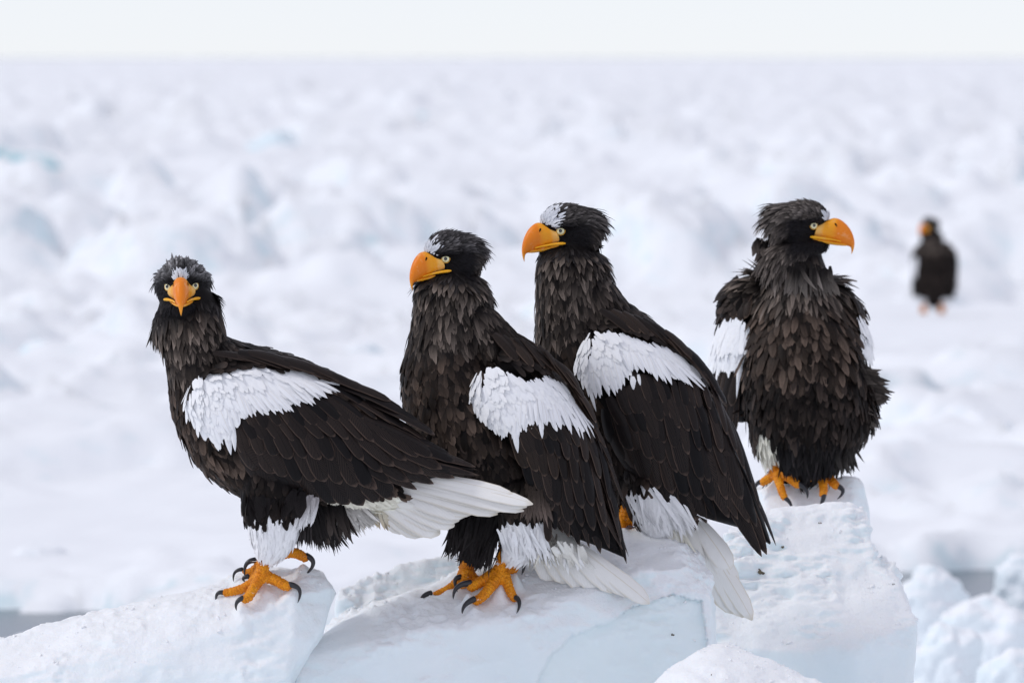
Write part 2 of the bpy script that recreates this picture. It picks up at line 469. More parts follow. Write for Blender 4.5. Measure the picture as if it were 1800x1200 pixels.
# ---------------------------------------------------------------- ice blocks
def build_block(name, label, D, hulls, origin, mat, voxel=3.8, smooth=20, lo=10.0, crumb=1.0, contacts=(), seed=1, group=None, ncr=170, recess=None):
    s = D / FPX
    ox, oy = origin
    parts = [hull([(px - ox, d, oy - py) for px, py, d in h]) for h in hulls]
    v, q = remesh(parts, voxel, smooth)
    n = vnormals(v, tri(q))
    v = v + n * (lo * fbm(v / 95.0, seed, 3))[:, None]
    n = vnormals(v, tri(q))
    up = np.clip((n[:, 2] - 0.05) / 0.45, 0, 1)
    soft = np.clip(fbm(v / 140.0 + 5, seed + 3, 2) * 2.2 + 0.45, 0, 1)
    rid = 1 - np.abs(fbm(v / np.array([46.0, 40.0, 26.0]), seed + 11, 3)) * 2.2
    lump = 6.5 * rid + 7.5 * np.clip(fbm(v / 17.0, seed + 5, 3), -0.2, 1) + 4.0 * np.clip(vnoise(v / 10.0, seed + 8), 0, 1)
    v = v + n * (crumb * up * soft * lump * 0.8 + 0.7 * fbm(v / 22.0, seed + 30, 2))[:, None]
    ter = 1 - np.abs(fbm(v / np.array([75.0, 55.0, 24.0]), seed + 70, 4, 0.55)) * 2.6
    slope = np.clip((n[:, 2] - 0.1) / 0.2, 0, 1) * np.clip((0.95 - n[:, 2]) / 0.2, 0, 1)
    v = v + n * (4.2 * crumb * slope * ter * np.clip(fbm(v / 90.0, seed + 77, 2) * 2.5 + 0.55, 0.05, 1))[:, None]
    inside = np.zeros(len(v), dtype=bool)
    if recess is not None:
        rx, ry = v[:, 0] + ox, oy - v[:, 2]
        inside = inpoly(rx + 5 * fbm(v / 30.0, seed + 90, 2), ry + 5 * fbm(v / 30.0, seed + 91, 2), recess) & (n[:, 1] < -0.25)
        v[inside, 1] += 11.0
    for cx, cy, d in contacts:
        c = np.array([cx - ox, d, oy - cy])
        dd = np.hypot(v[:, 0] - c[0], v[:, 1] - c[1])
        near = (dd < 26) & (np.abs(v[:, 2] - c[2]) < 60) & (n[:, 2] > -0.1)
        if near.any():
            w = np.exp(-(dd[near] / 12.0) ** 2)
            tgt = c[2]
            wsum = np.exp(-(dd[near] / 8.0) ** 2)
            cur = (v[near, 2] * wsum).sum() / max(wsum.sum(), 1e-6)
            v[near, 2] += w * np.clip(tgt - cur, -45, 45)
    nf = vnormals(v, tri(q)); upf = nf[:, 2]
    o = mk(name, v * s, q, [mat, M['teal_ice']], midx=inside[q].all(1).astype(np.int32))
    # loose crumbs of snow and ice lying on the tops
    rr = np.random.default_rng(seed)
    wt = np.clip(upf - 0.25, 0, 1) * np.clip(fbm(v / 60.0, seed + 60, 2) * 2.5 + 0.35, 0.02, 1) * (v[:, 2] > -170) * (v[:, 1] < 260)
    if ncr and wt.sum() > 0:
        ci = rr.choice(len(v), ncr, p=wt / wt.sum())
        sz = np.exp(rr.normal(0.75, 0.5, ncr)); sz = np.minimum(sz, 6.0)
        CV, CF = [], []
        for j, i in enumerate(ci):
            a_ = rr.normal(0, 1, (9, 3)); a_ = npn(a_) * rr.uniform(.75, 1.15, (9, 1)) * np.array([1, 1, .75]) * sz[j]
            hv, hf = hull([tuple(t_) for t_ in a_ + v[i] + nf[i] * sz[j] * 0.02])
            b_ = len(CV); CV += hv; CF += [tuple(x + b_ for x in f) for f in hf]
        cr = mk('snow_crumbs', np.array(CV) * s, CF, M['loose_snow'], o); cr['kind'] = 'stuff'
    o.location = pix(ox, oy, D)
    tag(o, label, 'ice block', group)
    return o

B = 2062
E1_CONTACTS = [(428, 1058, -45), (396, 1047, -10), (512, 1036, -25), (463, 1024, -5), (532, 993, 35), (440, 1018, 50)]
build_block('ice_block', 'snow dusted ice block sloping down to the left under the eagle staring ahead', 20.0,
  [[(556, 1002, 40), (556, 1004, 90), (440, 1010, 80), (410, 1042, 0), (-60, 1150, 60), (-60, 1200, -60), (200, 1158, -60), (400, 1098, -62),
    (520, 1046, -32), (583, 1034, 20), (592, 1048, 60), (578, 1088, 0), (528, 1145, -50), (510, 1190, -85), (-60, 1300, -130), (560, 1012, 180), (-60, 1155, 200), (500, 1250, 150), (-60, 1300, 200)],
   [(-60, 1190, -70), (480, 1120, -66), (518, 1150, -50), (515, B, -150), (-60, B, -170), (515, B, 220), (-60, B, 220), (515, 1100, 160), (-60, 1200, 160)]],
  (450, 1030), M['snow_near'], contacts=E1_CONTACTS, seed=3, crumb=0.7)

E2_CONTACTS = [(824, 1042, -25), (834, 1063, -50), (907, 1059, -35), (880, 1024, -8), (905, 1006, 15), (822, 1022, 45), (768, 1049, 30)]
build_block('ice_block', 'long pale ice block in the centre, with two eagles standing on it', 20.22,
  [[(600, 1094, 20), (534, 1134, -20), (700, 1058, 30), (790, 1020, 80), (900, 995, 90), (1000, 968, 160), (1090, 940, 200), (1180, 946, 240), (1240, 985, 240),
    (1256, 1020, 200), (560, 1138, -75), (700, 1112, -75), (840, 1088, -72), (910, 1086, -62), (1000, 1056, -30), (1100, 1012, 30), (1200, 1002, 70), (1256, 1060, 70),
    (520, 1150, -105), (518, 1200, -125), (1250, 1150, 20), (500, B, -200), (1285, B, -60), (1285, B, 350), (500, B, 350), (620, 1090, 200), (1000, 960, 330), (1200, 955, 350)],
   [(588, 1062, 140), (592, 1042, 160), (640, 1022, 180), (700, 1000, 200), (800, 982, 230), (860, 985, 250), (860, 1200, 140), (590, 1200, 140), (590, 1200, 300), (860, 1200, 300)]],
  (860, 1040), M['snow_near'], contacts=E2_CONTACTS + [(1104, 928, 245), (1135, 930, 215)], seed=8, crumb=1.3, recess=[(938, 1260), (945, 1199), (962, 1154), (1002, 1118), (1078, 1088), (1127, 1062), (1185, 1046), (1236, 1060), (1244, 1150), (1244, 1260)])

build_block('ice_block', 'low smooth snow covered hump at the bottom edge, in front of the crusty block', 19.7,
  [[(1060, 1320, -20), (1120, 1225, -10), (1170, 1172, 0), (1215, 1146, 15), (1275, 1136, 20), (1365, 1158, 10), (1470, 1205, -10),
    (1090, 1340, -130), (1220, 1200, -130), (1470, 1280, -130), (1060, B, -150), (1520, B, -150), (1520, B, 120), (1060, B, 120), (1260, 1138, 110)]],
  (1200, 1100), M['snow_near'], seed=15, crumb=0.6, lo=16, smooth=60)

build_block('ice_block', 'large crusty snow covered ice block at right below the fluffed eagle', 20.95,
  [[(1280, 950, 60), (1340, 912, 120), (1488, 892, 140), (1528, 925, 110), (1538, 975, 60), (1500, 1012, 10), (1290, 1005, 0), (1340, 918, 250), (1520, 922, 250),
    (1280, B, 0), (1540, B, 0), (1540, B, 250), (1280, B, 250)],
   [(1232, 1024, 0), (1400, 990, 30), (1540, 988, 50), (1575, 1020, 20), (1610, 1085, -30), (1613, 1112, -40), (1598, 1150, -60), (1500, 1140, -110), (1235, 1130, -100),
    (1585, B, -60), (1235, B, -120), (1585, B, 200), (1235, B, 200), (1570, 1020, 150)]],
  (1420, 1000), M['snow_near'], seed=22, crumb=2.2, lo=14)

E4_CONTACTS = [(1362, 846, -2), (1440, 844, 0)]
build_block('ice_block', 'small square topped pale ice block under the fluffed eagle at right', 22.0,
  [[(1310, 868, 60), (1340, 858, 0), (1440, 843, 0), (1500, 836, 10), (1522, 852, 25), (1530, 900, 20), (1528, 1010, 20), (1310, 1010, -20), (1345, 900, -34),
    (1440, 895, -36), (1500, 885, -24), (1310, 870, 200), (1515, 850, 200), (1530, 1010, 200), (1530, B + 90, 20), (1310, B + 90, -20), (1530, B + 90, 220), (1310, B + 90, 220)]],
  (1420, 850), M['snow_near'], contacts=E4_CONTACTS, seed=31, crumb=0.25, lo=4, ncr=40)

def loose_block(label, px, py, D, w, h, mat, seed, depth=None, group='loose ice blocks out on the pack ice', flat=0.25):
    """A tilted, broken block of drift ice; w, h in photo pixels, base pixel (px, py)."""
    rnd = random.Random(seed)
    s = D / FPX; W, H = w * s, h * s; dp = depth or W * 0.8
    pts = []
    for i in range(16):
        a = i / 16 * 2 * math.pi + rnd.uniform(-.15, .15)
        r = rnd.uniform(0.85, 1.0)
        pts.append((math.cos(a) * W / 2 * r, math.sin(a) * dp / 2 * r, -0.35))
        pts.append((math.cos(a) * W / 2 * r * rnd.uniform(0.72, 0.98), math.sin(a) * dp / 2 * r * rnd.uniform(.7, .95), H * rnd.uniform(0.2, 0.6)))
    for i in range(9):
        a = rnd.uniform(0, 6.28); r = rnd.uniform(0.1, 0.6)
        pts.append((math.cos(a) * W / 2 * r, math.sin(a) * dp / 2 * r, H * (1 - flat * rnd.random() - 0.3 * abs(math.cos(a)) * r)))
    k = max(W / 40, H / 22)
    v, q = remesh([hull(pts)], k, 9)
    n = vnormals(v, tri(q))
    v = v + n * (k * 4.5 * fbm(v / (k * 12), seed, 3) + k * 0.8 * fbm(v / (k * 3), seed + 4, 2))[:, None]
    o = mk('ice_block', v, q, mat); o.location = pix(px, py, D)
    return tag(o, label, 'ice block', group)

def onice(py, z=0.3):
    return (CAM_H - z) * FPX / (py - 100.0)
for args in [
  ('teal ice block far out, above and left of the second eagle, near the horizon', 738, 236, onice(236), 92, 40, 'blue_ice', 4),
  ('large pale teal ice block at the left edge, upper background', 18, 332, onice(332), 230, 84, 'blue_ice', 6),
  ('small blue tinted block in the upper background above the second eagle', 482, 268, onice(268), 110, 42, 'snow_far', 9),
  ('broad greyish block just right of the staring eagle in the background', 655, 482, onice(482), 250, 58, 'snow_far', 12),
  ('rounded grey lump at the left edge level with the staring eagle', 82, 640, onice(640), 160, 48, 'snow_far', 16),
  ('flat teal grey block far out above the distant eagle', 1668, 282, onice(282), 120, 30, 'blue_ice', 19),
  ('tiny teal slab far out between third and fourth eagle', 1432, 256, onice(256), 70, 18, 'blue_ice', 23),
  ('flat topped white block beside the dark water right of the crusty block', 1630, 1068, 34.5, 150, 82, 'snow_mid', 25),
  ('white block at the right edge above the dark water', 1792, 1025, 37.0, 110, 56, 'snow_mid', 27),
  ('broad snowy lump at right edge below the dark water', 1735, 1135, 33.0, 210, 92, 'snow_mid', 29),
  ('bluish wet lump right of the crusty block, near the bottom edge', 1660, 1170, 31.0, 150, 90, 'snow_mid', 33),
  ('white hump in the bottom right corner', 1790, 1215, 29.0, 190, 70, 'snow_mid', 35),
  ('small white piece at the bottom edge right of the snow hump', 1545, 1222, 24.0, 120, 46, 'snow_mid', 37),
  ('low smooth floe hump behind the talons of the staring eagle, at left', 70, 1030, 42.0, 260, 70, 'snow_mid', 39),
  ('wide rounded block behind the tail of the staring eagle', 640, 660, onice(660), 120, 70, 'snow_mid', 43),
  ('broad white hump in the background between third and fourth eagle', 1180, 470, onice(470), 220, 54, 'snow_mid', 45),
  ('low snowy ridge piece right of the fluffed eagle', 1690, 770, onice(770), 260, 60, 'snow_mid', 47),
]:
    loose_block(args[0], *args[1:6], M[args[6]], args[7])

# ---------------------------------------------------------------- feathers
V_ST = np.array([0.0, 0.22, 0.5, 0.75, 0.92, 1.0])
SHAPES = {'lance': np.array([0.45, 0.9, 1.0, 0.66, 0.27, 0.02]), 'round': np.array([0.5, 0.85, 1.0, 0.98, 0.72, 0.22]),
          'hair': np.array([0.8, 1.0, 0.85, 0.5, 0.25, 0.02]), 'spade': np.array([0.45, 0.8, 1.0, 0.92, 0.55, 0.08])}
def feather_batch(P, T, N, L, W, lift, curl, shape, c0, c1, rng, twist=0.16, arch=0.28):
    """Many small contour feathers as one set of arrays. All inputs are per feather."""
    n = len(P); k = len(V_ST)
    N = npn(N); T = npn(T - (T * N).sum(1, keepdims=True) * N); Bn = np.cross(N, T)
    tw = rng.normal(0, twist, n)
    Bt = Bn * np.cos(tw)[:, None] + N * np.sin(tw)[:, None]
    v = V_ST[None, :, None]
    L_, W_ = L[:, None, None], W[:, None, None]
    up = lift[:, None, None] * v * L_ - curl[:, None, None] * v ** 2 * L_
    side = (rng.normal(0, 0.10, n))[:, None, None] * v ** 2 * L_
    C = P[:, None] + T[:, None] * v * L_ + N[:, None] * up + Bn[:, None] * side
    wd = W_ * 0.5 * shape[:, :, None] * (1 + rng.normal(0, 0.08, (n, k, 1)))
    Lf = C + Bt[:, None] * wd; Rt = C - Bt[:, None] * wd
    C = C + N[:, None] * wd * arch
    V = np.stack([Lf, C, Rt], 2)                       # n,k,3,3
    idx = np.arange(n * k * 3).reshape(n, k, 3)
    F = np.stack([idx[:, :-1, :-1], idx[:, :-1, 1:], idx[:, 1:, 1:], idx[:, 1:, :-1]], -1).reshape(-1, 4)[:, ::-1]
    uv = np.zeros((n, k, 3, 2)); uv[..., 0] = np.array([0, .5, 1])[None, None]; uv[..., 1] = V_ST[None, :, None]
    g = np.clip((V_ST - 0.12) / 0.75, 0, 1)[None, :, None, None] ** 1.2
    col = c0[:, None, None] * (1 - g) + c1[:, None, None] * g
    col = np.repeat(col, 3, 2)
    col[:, :, 1] *= np.where(c1.mean(1) > .4, 1.0, 0.72)[:, None, None]
    return V.reshape(-1, 3), F, uv.reshape(-1, 2), col.reshape(-1, 3)

def cat(batches):
    V, F, U, C, o = [], [], [], [], 0
    for v, f, u, c in batches:
        V.append(v); F.append(f + o); U.append(u); C.append(c); o += len(v)
    return np.concatenate(V), np.concatenate(F), np.concatenate(U), np.concatenate(C)

TPL = {}
def template(shape, mat):
    key = (shape, mat)
    if key in TPL: return TPL[key]
    prof = {'covert': ([0, .2, .45, .7, .87, .96, 1.0], [.55, .85, 1, 1, .82, .5, .12]),
            'quill': ([0, .2, .45, .72, .88, .96, 1.0], [.6, .85, .95, 1, .82, .5, .1]),
            'primary': ([0, .2, .45, .7, .87, .96, 1.0], [.8, 1, 1, .82, .52, .26, .04]),
            'tail': ([0, .2, .45, .7, .86, .96, 1.0], [.35, .55, .8, 1, .92, .58, .1]),
            'point': ([0, .2, .45, .65, .82, .93, 1.0], [.6, .9, 1, .85, .55, .28, .03])}[shape]
    V, U = [], []
    us = np.array([-1, -.5, 0, .5, 1])
    for v, w in zip(*prof):
        for u in us:
            z = 0.16 * (1 - u * u) * w + 0.5 * v * (1 - v) - (0.10 * v * v)
            V.append((v - 0.018 * abs(u) * w * (1 if v > 0.9 else 0), 0.5 * u * w, z)); U.append((0.5 + 0.5 * u, v))
    F = [(i * 5 + j, (i + 1) * 5 + j, (i + 1) * 5 + j + 1, i * 5 + j + 1) for i in range(6) for j in range(4)]
    o = mk('feather', V, F, M[mat], uv=U)
    me = o.data; bpy.data.objects.remove(o)
    TPL[key] = me
    return me

def c3(*v): return np.array(v, dtype=float)
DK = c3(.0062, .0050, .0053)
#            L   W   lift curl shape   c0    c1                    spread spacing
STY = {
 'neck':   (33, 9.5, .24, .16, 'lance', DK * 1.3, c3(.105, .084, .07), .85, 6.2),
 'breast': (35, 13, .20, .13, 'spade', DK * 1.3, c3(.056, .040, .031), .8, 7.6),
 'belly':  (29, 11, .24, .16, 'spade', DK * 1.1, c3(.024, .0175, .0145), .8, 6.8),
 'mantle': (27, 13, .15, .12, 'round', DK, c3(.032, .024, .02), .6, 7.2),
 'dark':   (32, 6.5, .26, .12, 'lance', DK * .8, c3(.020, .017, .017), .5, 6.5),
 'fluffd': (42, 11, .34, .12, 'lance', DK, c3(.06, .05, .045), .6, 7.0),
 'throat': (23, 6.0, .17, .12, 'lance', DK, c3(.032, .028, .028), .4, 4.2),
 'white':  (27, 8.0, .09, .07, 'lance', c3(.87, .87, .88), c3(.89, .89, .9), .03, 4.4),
 'cream':  (27, 8.0, .11, .08, 'lance', c3(.72, .69, .58), c3(.78, .75, .64), .1, 4.8),
}

def surface_samples(v, q, count, rng):
    t = tri(q); n = vnormals(v, t)
    a, b, c = v[t[:, 0]], v[t[:, 1]], v[t[:, 2]]
    ar = np.linalg.norm(np.cross(b - a, c - a), axis=1)
    i = rng.choice(len(t), count, p=ar / ar.sum())
    r1 = np.sqrt(rng.random(count))[:, None]; r2 = rng.random(count)[:, None]
    w = (1 - r1, r1 * (1 - r2), r1 * r2)
    P = sum(wk * v[t[i, k]] for k, wk in enumerate(w)); Nn = npn(sum(wk * n[t[i, k]] for k, wk in enumerate(w)))
    return P, Nn

def thin(P, sp):
    key = np.floor(P / sp[:, None]).astype(np.int64)
    h = key[:, 0] * 73856093 ^ key[:, 1] * 19349663 ^ key[:, 2] * 83492791 ^ (sp * 16).astype(np.int64) * 7919
    _, i = np.unique(h, return_index=True)
    return i

# ---------------------------------------------------------------- the head, in its own frame: x forward, y left, z up, origin between the eyes
SKULL = [[(19, 0, 0, 20, 9), (12, 0, 2, 28, 14), (0, 0, 3, 34, 20), (-16, 0, 3, 37, 31), (-32, 0, 1, 37, 40), (-46, 0, -3, 34, 40), (-58, 0, -9, 27, 31)],
         [(18, 0, -30, 12, 14), (0, 0, -36, 18, 26), (-18, 0, -44, 28, 40), (-38, 0, -54, 36, 46), (-46, 0, -72, 40, 46)],
         [(13, 15, 8, 3.5, 3.5), (2, 23.5, 9.4, 4.8, 4.8), (-14, 30, 9.5, 5, 5)], [(13, -15, 8, 3.5, 3.5), (2, -23.5, 9.4, 4.8, 4.8), (-14, -30, 9.5, 5, 5)]]
BEAK = [((7, 3), (-1, -20), 22.5, 0), ((15, 6.5), (6, -23), 18.5, 0), ((25, 9.5), (14, -25), 15, 1), ((32, 11.8), (22, -26.5), 13.6, 1), ((40, 11.2), (32, -29), 12.6, 1.3),
        ((47, 8), (40, -30.8), 11.6, 2), ((54, 2.8), (47, -32.4), 10.3, 2), ((61, -5), (54, -33.8), 8.6, 2), ((66.5, -15), (60, -34.8), 6.6, 2), ((69.5, -26), (63, -37), 4.4, 2),
        ((69.3, -35), (64, -40.5), 2.8, 2.4), ((67.3, -42), (64.2, -44.5), 1.5, 2.6), ((64.8, -47.5), (64.2, -47.8), 0.3, 2.8)]
BEAKCOL = [c3(.86, .52, .13), c3(.92, .40, .012), c3(.84, .235, .008), c3(.88, .38, .03)]
LORE = [(34, 12), (20, 9), (9, 5.5), (5, -2), (2, -12), (-3, -18), (8, -26), (40, -32), (60, -30), (60, 10)]

def loft(rings, n):
    m = len(rings); V = np.array(rings).reshape(-1, 3)
    F = [(i * n + j, i * n + (j + 1) % n, (i + 1) * n + (j + 1) % n, (i + 1) * n + j) for i in range(m - 1) for j in range(n)]
    F += [tuple(range(n - 1, -1, -1)), tuple((m - 1) * n + j for j in range(n))]
    return V, F

def join(parts):
    V, F, o = [], [], 0
    for v, f in parts:
        v = np.array(v); V.append(v); F += [tuple(int(i) + o for i in g) for g in f]; o += len(v)
    return np.concatenate(V), F

class Eagle:
    def __init__(self, label, D, origin, at=None, mag=1.0, group='eagles on the drift ice', seed=1):
        self.s = D / FPX / mag
        self.o = origin
        self.root = bpy.data.objects.new('eagle', None)
        self.root.location = pix(*(at or origin), D)
        COL.objects.link(self.root)
        tag(self.root, label, 'eagle', group)
        self.rng = np.random.default_rng(seed)
        self.culls = []; self.chains = []
    def L(self, px, py, d=0.0):
        return np.array([px - self.o[0], d, self.o[1] - py], dtype=float)
    def mk(self, name, V, F, mat, parent=None, **kw):
        return mk(name, np.asarray(V) * self.s, F, mat, parent or self.root, **kw)
    # -- head
    def head(self, eye, depth, heading, hs=1.1, pitch=0.0, roll=0.0, near=1, gaze=(0.38, 0.92, 0.05), white=20.0, bs=1.0, crest=1.0, crown=c3(.09, .085, .085), nape=c3(.10, .082, .072), ruff=1.0, lowz=-84):
        R = (Matrix.Rotation(math.radians(heading), 3, 'Z') @ Matrix.Rotation(math.radians(-pitch), 3, 'Y') @ Matrix.Rotation(math.radians(roll), 3, 'X'))
        R = np.array(R)
        self.R, self.hs = R, hs
        e = R @ (hs * np.array([0, 24.5 * near, 0]))
        tgt = self.L(*eye, depth)
        self.ht = tgt - (e if near else 0)
        self.ht[1] = depth
        X = lambda p: (np.asarray(p, dtype=float) * hs) @ R.T + self.ht
        self.X = X
        self.skull = [(list(map(tuple, X(v))), f) for v, f in (tube(densify(c, 3), 20) for c in SKULL)]
        # beak
        bx_ = lambda x_: np.where(x_ > 5, 5 + (x_ - 5) * bs, x_)
        n = 18; an = np.linspace(0, 2 * math.pi, n, endpoint=False)
        P = densify([(a[0], a[1], b[0], b[1], w, c) for a, b, w, c in BEAK], 3)
        rings, col = [], []
        for tx, tz, bx, bz, w, ci in P:
            cx, cz, hx, hz = (tx + bx) / 2, (tz + bz) / 2, (tx - bx) / 2, (tz - bz) / 2
            sw = np.sign(np.sin(an)) * np.abs(np.sin(an)) ** 0.85
            gr = 1.0 + (0.04 if 0.9 < ci < 1.35 else 0.0)
            tz_ = 1.06
            cz, hz = cz * tz_, hz * tz_
            rings.append(np.stack([bx_(cx + hx * np.cos(an)), max(w, .2) * sw * gr, cz + hz * np.cos(an)], 1))
            i = int(min(max(ci, 0), 2.999)); f = max(ci, 0) - i
            f = 0 if f < 0 else min(1, f * 1.6)
            col.append(np.repeat((BEAKCOL[i] * (1 - f) + BEAKCOL[min(i + 1, 3)] * f)[None], n, 0))
        parts = [loft(rings, n)]; cols = [np.concatenate(col)]
        for sgn in (1, -1):
            t = tube(densify([(float(bx_(46)), sgn * 9.6, -28.0, 1.3, 1.3), (float(bx_(30)), sgn * 13.6, -24.6, 1.5, 1.6), (9, sgn * 20.6, -21.6, 2.3, 2.6), (-1, sgn * 26, -20.4, 2.4, 3.0), (-6, sgn * 28.5, -20, 1.2, 1.6)], 3), 10)
            parts.append(t); cols.append(np.repeat(c3(.93, .47, .015)[None], len(t[0]), 0))
        V, F = join(parts)
        beak = self.mk('beak', X(V), F, M['beak'], col=np.concatenate(cols))
        P = densify([(-2, -23.5, 20, 5), (8, -26, 18, 4.6), (22, -29, 14.5, 4.2), (38, -31.8, 10.6, 3.6), (52, -34, 6.4, 2.4), (57, -34.6, 3.5, 1.2)], 3)
        rings = [np.stack([np.full(n, float(bx_(x))), w * np.sin(an), z + h * np.cos(an)], 1) for x, z, w, h in P]
        V, F = loft(rings, n)
        self.mk('lower_mandible', X(V), F, M['beak'], beak, col=np.repeat(c3(.90, .42, .02)[None], len(V), 0))
        for sgn in (1, -1):
            V, F = tube(densify([(float(bx_(34.5)), sgn * 9.4, 4.6, .5, .5), (float(bx_(37)), sgn * 11.2, 1.6, 1.7, 1.4), (float(bx_(39.5)), sgn * 12.2, -1.8, .5, .5)], 3), 8)
            self.mk('nostril', X(V), F, M['nostril'], beak)
        # eyes
        for sgn in (1, -1):
            g = npn(np.array([gaze[0], gaze[1] * sgn, gaze[2]])); c = np.array([0, 24.3 * sgn, 0]) - npn(np.array([.35, .93 * sgn, 0])) * 5.4
            q = np.array(Vector(g).to_track_quat('Z', 'Y').to_matrix())
            angs = [0, 8, 16, 22.5, 30, 38, 46, 52, 58, 70, 90]
            V, F, mi = [(0, 0, 7.65)], [], []
            m = 24
            for i, a in enumerate(angs[1:]):
                a = math.radians(a)
                for j in range(m):
                    b = j / m * 2 * math.pi
                    V.append((7.6 * math.sin(a) * math.cos(b), 7.6 * math.sin(a) * math.sin(b), 7.6 * math.cos(a)))
                for j in range(m):
                    kx = (j + 1) % m
                    if i == 0: F.append((0, 1 + j, 1 + kx))
                    else: F.append((1 + (i - 1) * m + j, 1 + i * m + j, 1 + i * m + kx, 1 + (i - 1) * m + kx))
                    mi.append(0 if i < 3 else 1 if i < 7 else 2)
            V = np.array(V) @ q.T + c
            eye = self.mk('eye', X(V), F, [M['pupil'], M['iris'], M['eye_rim']], midx=mi)
            ro = npn(g + 0.35 * npn(np.array([.42, .90 * sgn, 0.0]))); qo = np.array(Vector(ro).to_track_quat('Z', 'Y').to_matrix())
            V, F = [], []
            for i in range(28):
                b = i / 28 * 2 * math.pi
                for j in range(8):
                    a = j / 8 * 2 * math.pi
                    rr = 6.75 + 0.75 * math.cos(a)
                    V.append((rr * math.cos(b), rr * math.sin(b), 3.3 + 0.9 * math.sin(a)))
            F = [(i * 8 + j, ((i + 1) % 28) * 8 + j, ((i + 1) % 28) * 8 + (j + 1) % 8, i * 8 + (j + 1) % 8) for i in range(28) for j in range(8)]
            V = np.array(V) @ qo.T + c
            self.mk('eyelid', X(V), F, M['eyelid'], eye)
        # head feathers
        rng = self.rng
        v, qd = remesh([(list(map(tuple, np.array(a))), f) for a, f in (tube(densify(c, 3), 20) for c in SKULL)], 3.0, 4)
        self.sbvh = BVHTree.FromPolygons([tuple(p) for p in v], [tuple(map(int, f)) for f in qd])
        P, N = surface_samples(v, qd, 26000, rng)
        ax, ay, az = P[:, 0], np.abs(P[:, 1]), P[:, 2]
        de = np.linalg.norm(P - np.stack([0 * ax, 24.5 * np.sign(P[:, 1]), 0 * ax], 1), axis=1)
        ok = ~((ax > -6) & inpoly(ax, az, LORE)) & (de > 8.6) & ~((ax < -30) & (az < lowz))
        P, N, ax, ay, az = P[ok], N[ok], ax[ok], ay[ok], az[ok]
        rb = np.linalg.norm(P - np.array([20, 0, -2]), axis=1)
        crownm = np.clip((az - 8) / 8, 0, 1) * np.clip((-ax + 22) / 8, 0, 1)
        napem = np.clip((-ax - 34) / 16, 0, 1)
        throat = np.clip((-az - 40) / 14, 0, 1)
        Lg = 8 + 0.05 * rb; Wd = np.full(len(P), 3.2)
        Lg = Lg + crownm * 5 * crest + napem * 15 * ruff + throat * 8; Wd = Wd + crownm * 1.7 + napem * 2.6 + throat * 1.4
        lift = 0.16 + crownm * 0.30 * crest + napem * 0.24 * ruff
        sp = 2.3 + crownm * 0.5 + napem * 1.3 + throat * .6
        sp = np.round(sp * 2) / 2
        i = thin(P, sp)
        P, N, ax, ay, az, rb, crownm, napem, throat, Lg, Wd, lift = [a[i] for a in (P, N, ax, ay, az, rb, crownm, napem, throat, Lg, Wd, lift)]
        T = npn(P - np.array([26, 0, -2]))
        T = T + np.stack([-0.15 * crownm, 0 * ax, 0.35 * crownm * np.clip((ax + 25) / 40, 0, 1) - (throat + napem * 0.9) * 1.0 - 0.25], 1)
        k = len(P)
        fine = np.minimum(np.exp(rng.normal(0, 0.5, k)), 2.4)[:, None]
        cf = c3(.017, .0155, .018)[None] * np.ones((k, 1))
        c1 = cf * (1 - np.clip(crownm + napem + throat, 0, 1))[:, None] + crownm[:, None] * crown * fine + (napem * (1 - crownm))[:, None] * nape * fine + (throat * (1 - napem))[:, None] * nape * 0.8 * fine
        c0 = np.repeat((DK * 0.9)[None], k, 0)
        wr = np.sqrt((ax - 25) ** 2 + (ay * 1.1) ** 2 + ((az - 9) * 0.9) ** 2) + rng.normal(0, white * 0.16, k)
        wm = (wr < white) & (az > 3)
        c0[wm] = c3(.62, .64, .68); c1[wm] = c3(.80, .82, .86)
        shp = np.where((crownm + napem + throat > 0.5)[:, None], SHAPES['lance'][None], SHAPES['hair'][None])
        Lg = Lg * np.exp(rng.normal(0, .16, k)); curl = lift * 0.55
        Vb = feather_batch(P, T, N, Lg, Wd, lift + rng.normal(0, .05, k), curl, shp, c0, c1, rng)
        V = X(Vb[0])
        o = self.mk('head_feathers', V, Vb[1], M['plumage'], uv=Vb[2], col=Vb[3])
        o['kind'] = 'stuff'
    # -- wing
    def wing(self, U, Lo, bulge, rows, patch=None, patch_dir=None, small=None, cap=14.0, label=None):
        """U, Lo: upper and lower edge, (px, py, depth) from the shoulder to the tip."""
        m, kx = 26, 11
        u = np.array([self.L(*p) for p in resample(U, m)]); l = np.array([self.L(*p) for p in resample(Lo, m)])
        t = np.linspace(0, 1, kx)[None, :, None]
        G = u[:, None] * (1 - t) + l[:, None] * t
        bl = np.interp(np.linspace(0, 1, m), np.linspace(0, 1, len(bulge)), bulge)
        out = self.wdir if hasattr(self, 'wdir') else np.array([0, -1.0, 0])
        G = G + out[None, None] * (bl[:, None] * (1 - (2 * t[0, :, 0] - 1)[None] ** 2) ** 0.7)[..., None]
        idx = np.arange(m * kx).reshape(m, kx)
        Fq = np.stack([idx[:-1, :-1], idx[:-1, 1:], idx[1:, 1:], idx[1:, :-1]], -1).reshape(-1, 4)
        front = G.reshape(-1, 3)
        bvh = BVHTree.FromPolygons([tuple(p) for p in front], [tuple(map(int, f)) for f in Fq])
        # visible core: a closed dark pad a little below the feathers
        cen = front.mean(0)
        sh = (front - out * 1.0 - cen) * np.array([.95, 1, .95]) + cen
        f1 = sh - out * 9.0; f2 = sh - out * 24.0
        Vc = np.concatenate([f1, f2]); o = m * kx
        F = [tuple(map(int, f)) for f in Fq] + [tuple(int(i) + o for i in f[::-1]) for f in Fq]
        edge = list(idx[0, :]) + list(idx[1:, -1]) + list(idx[-1, -2::-1]) + list(idx[-2:0:-1, 0])
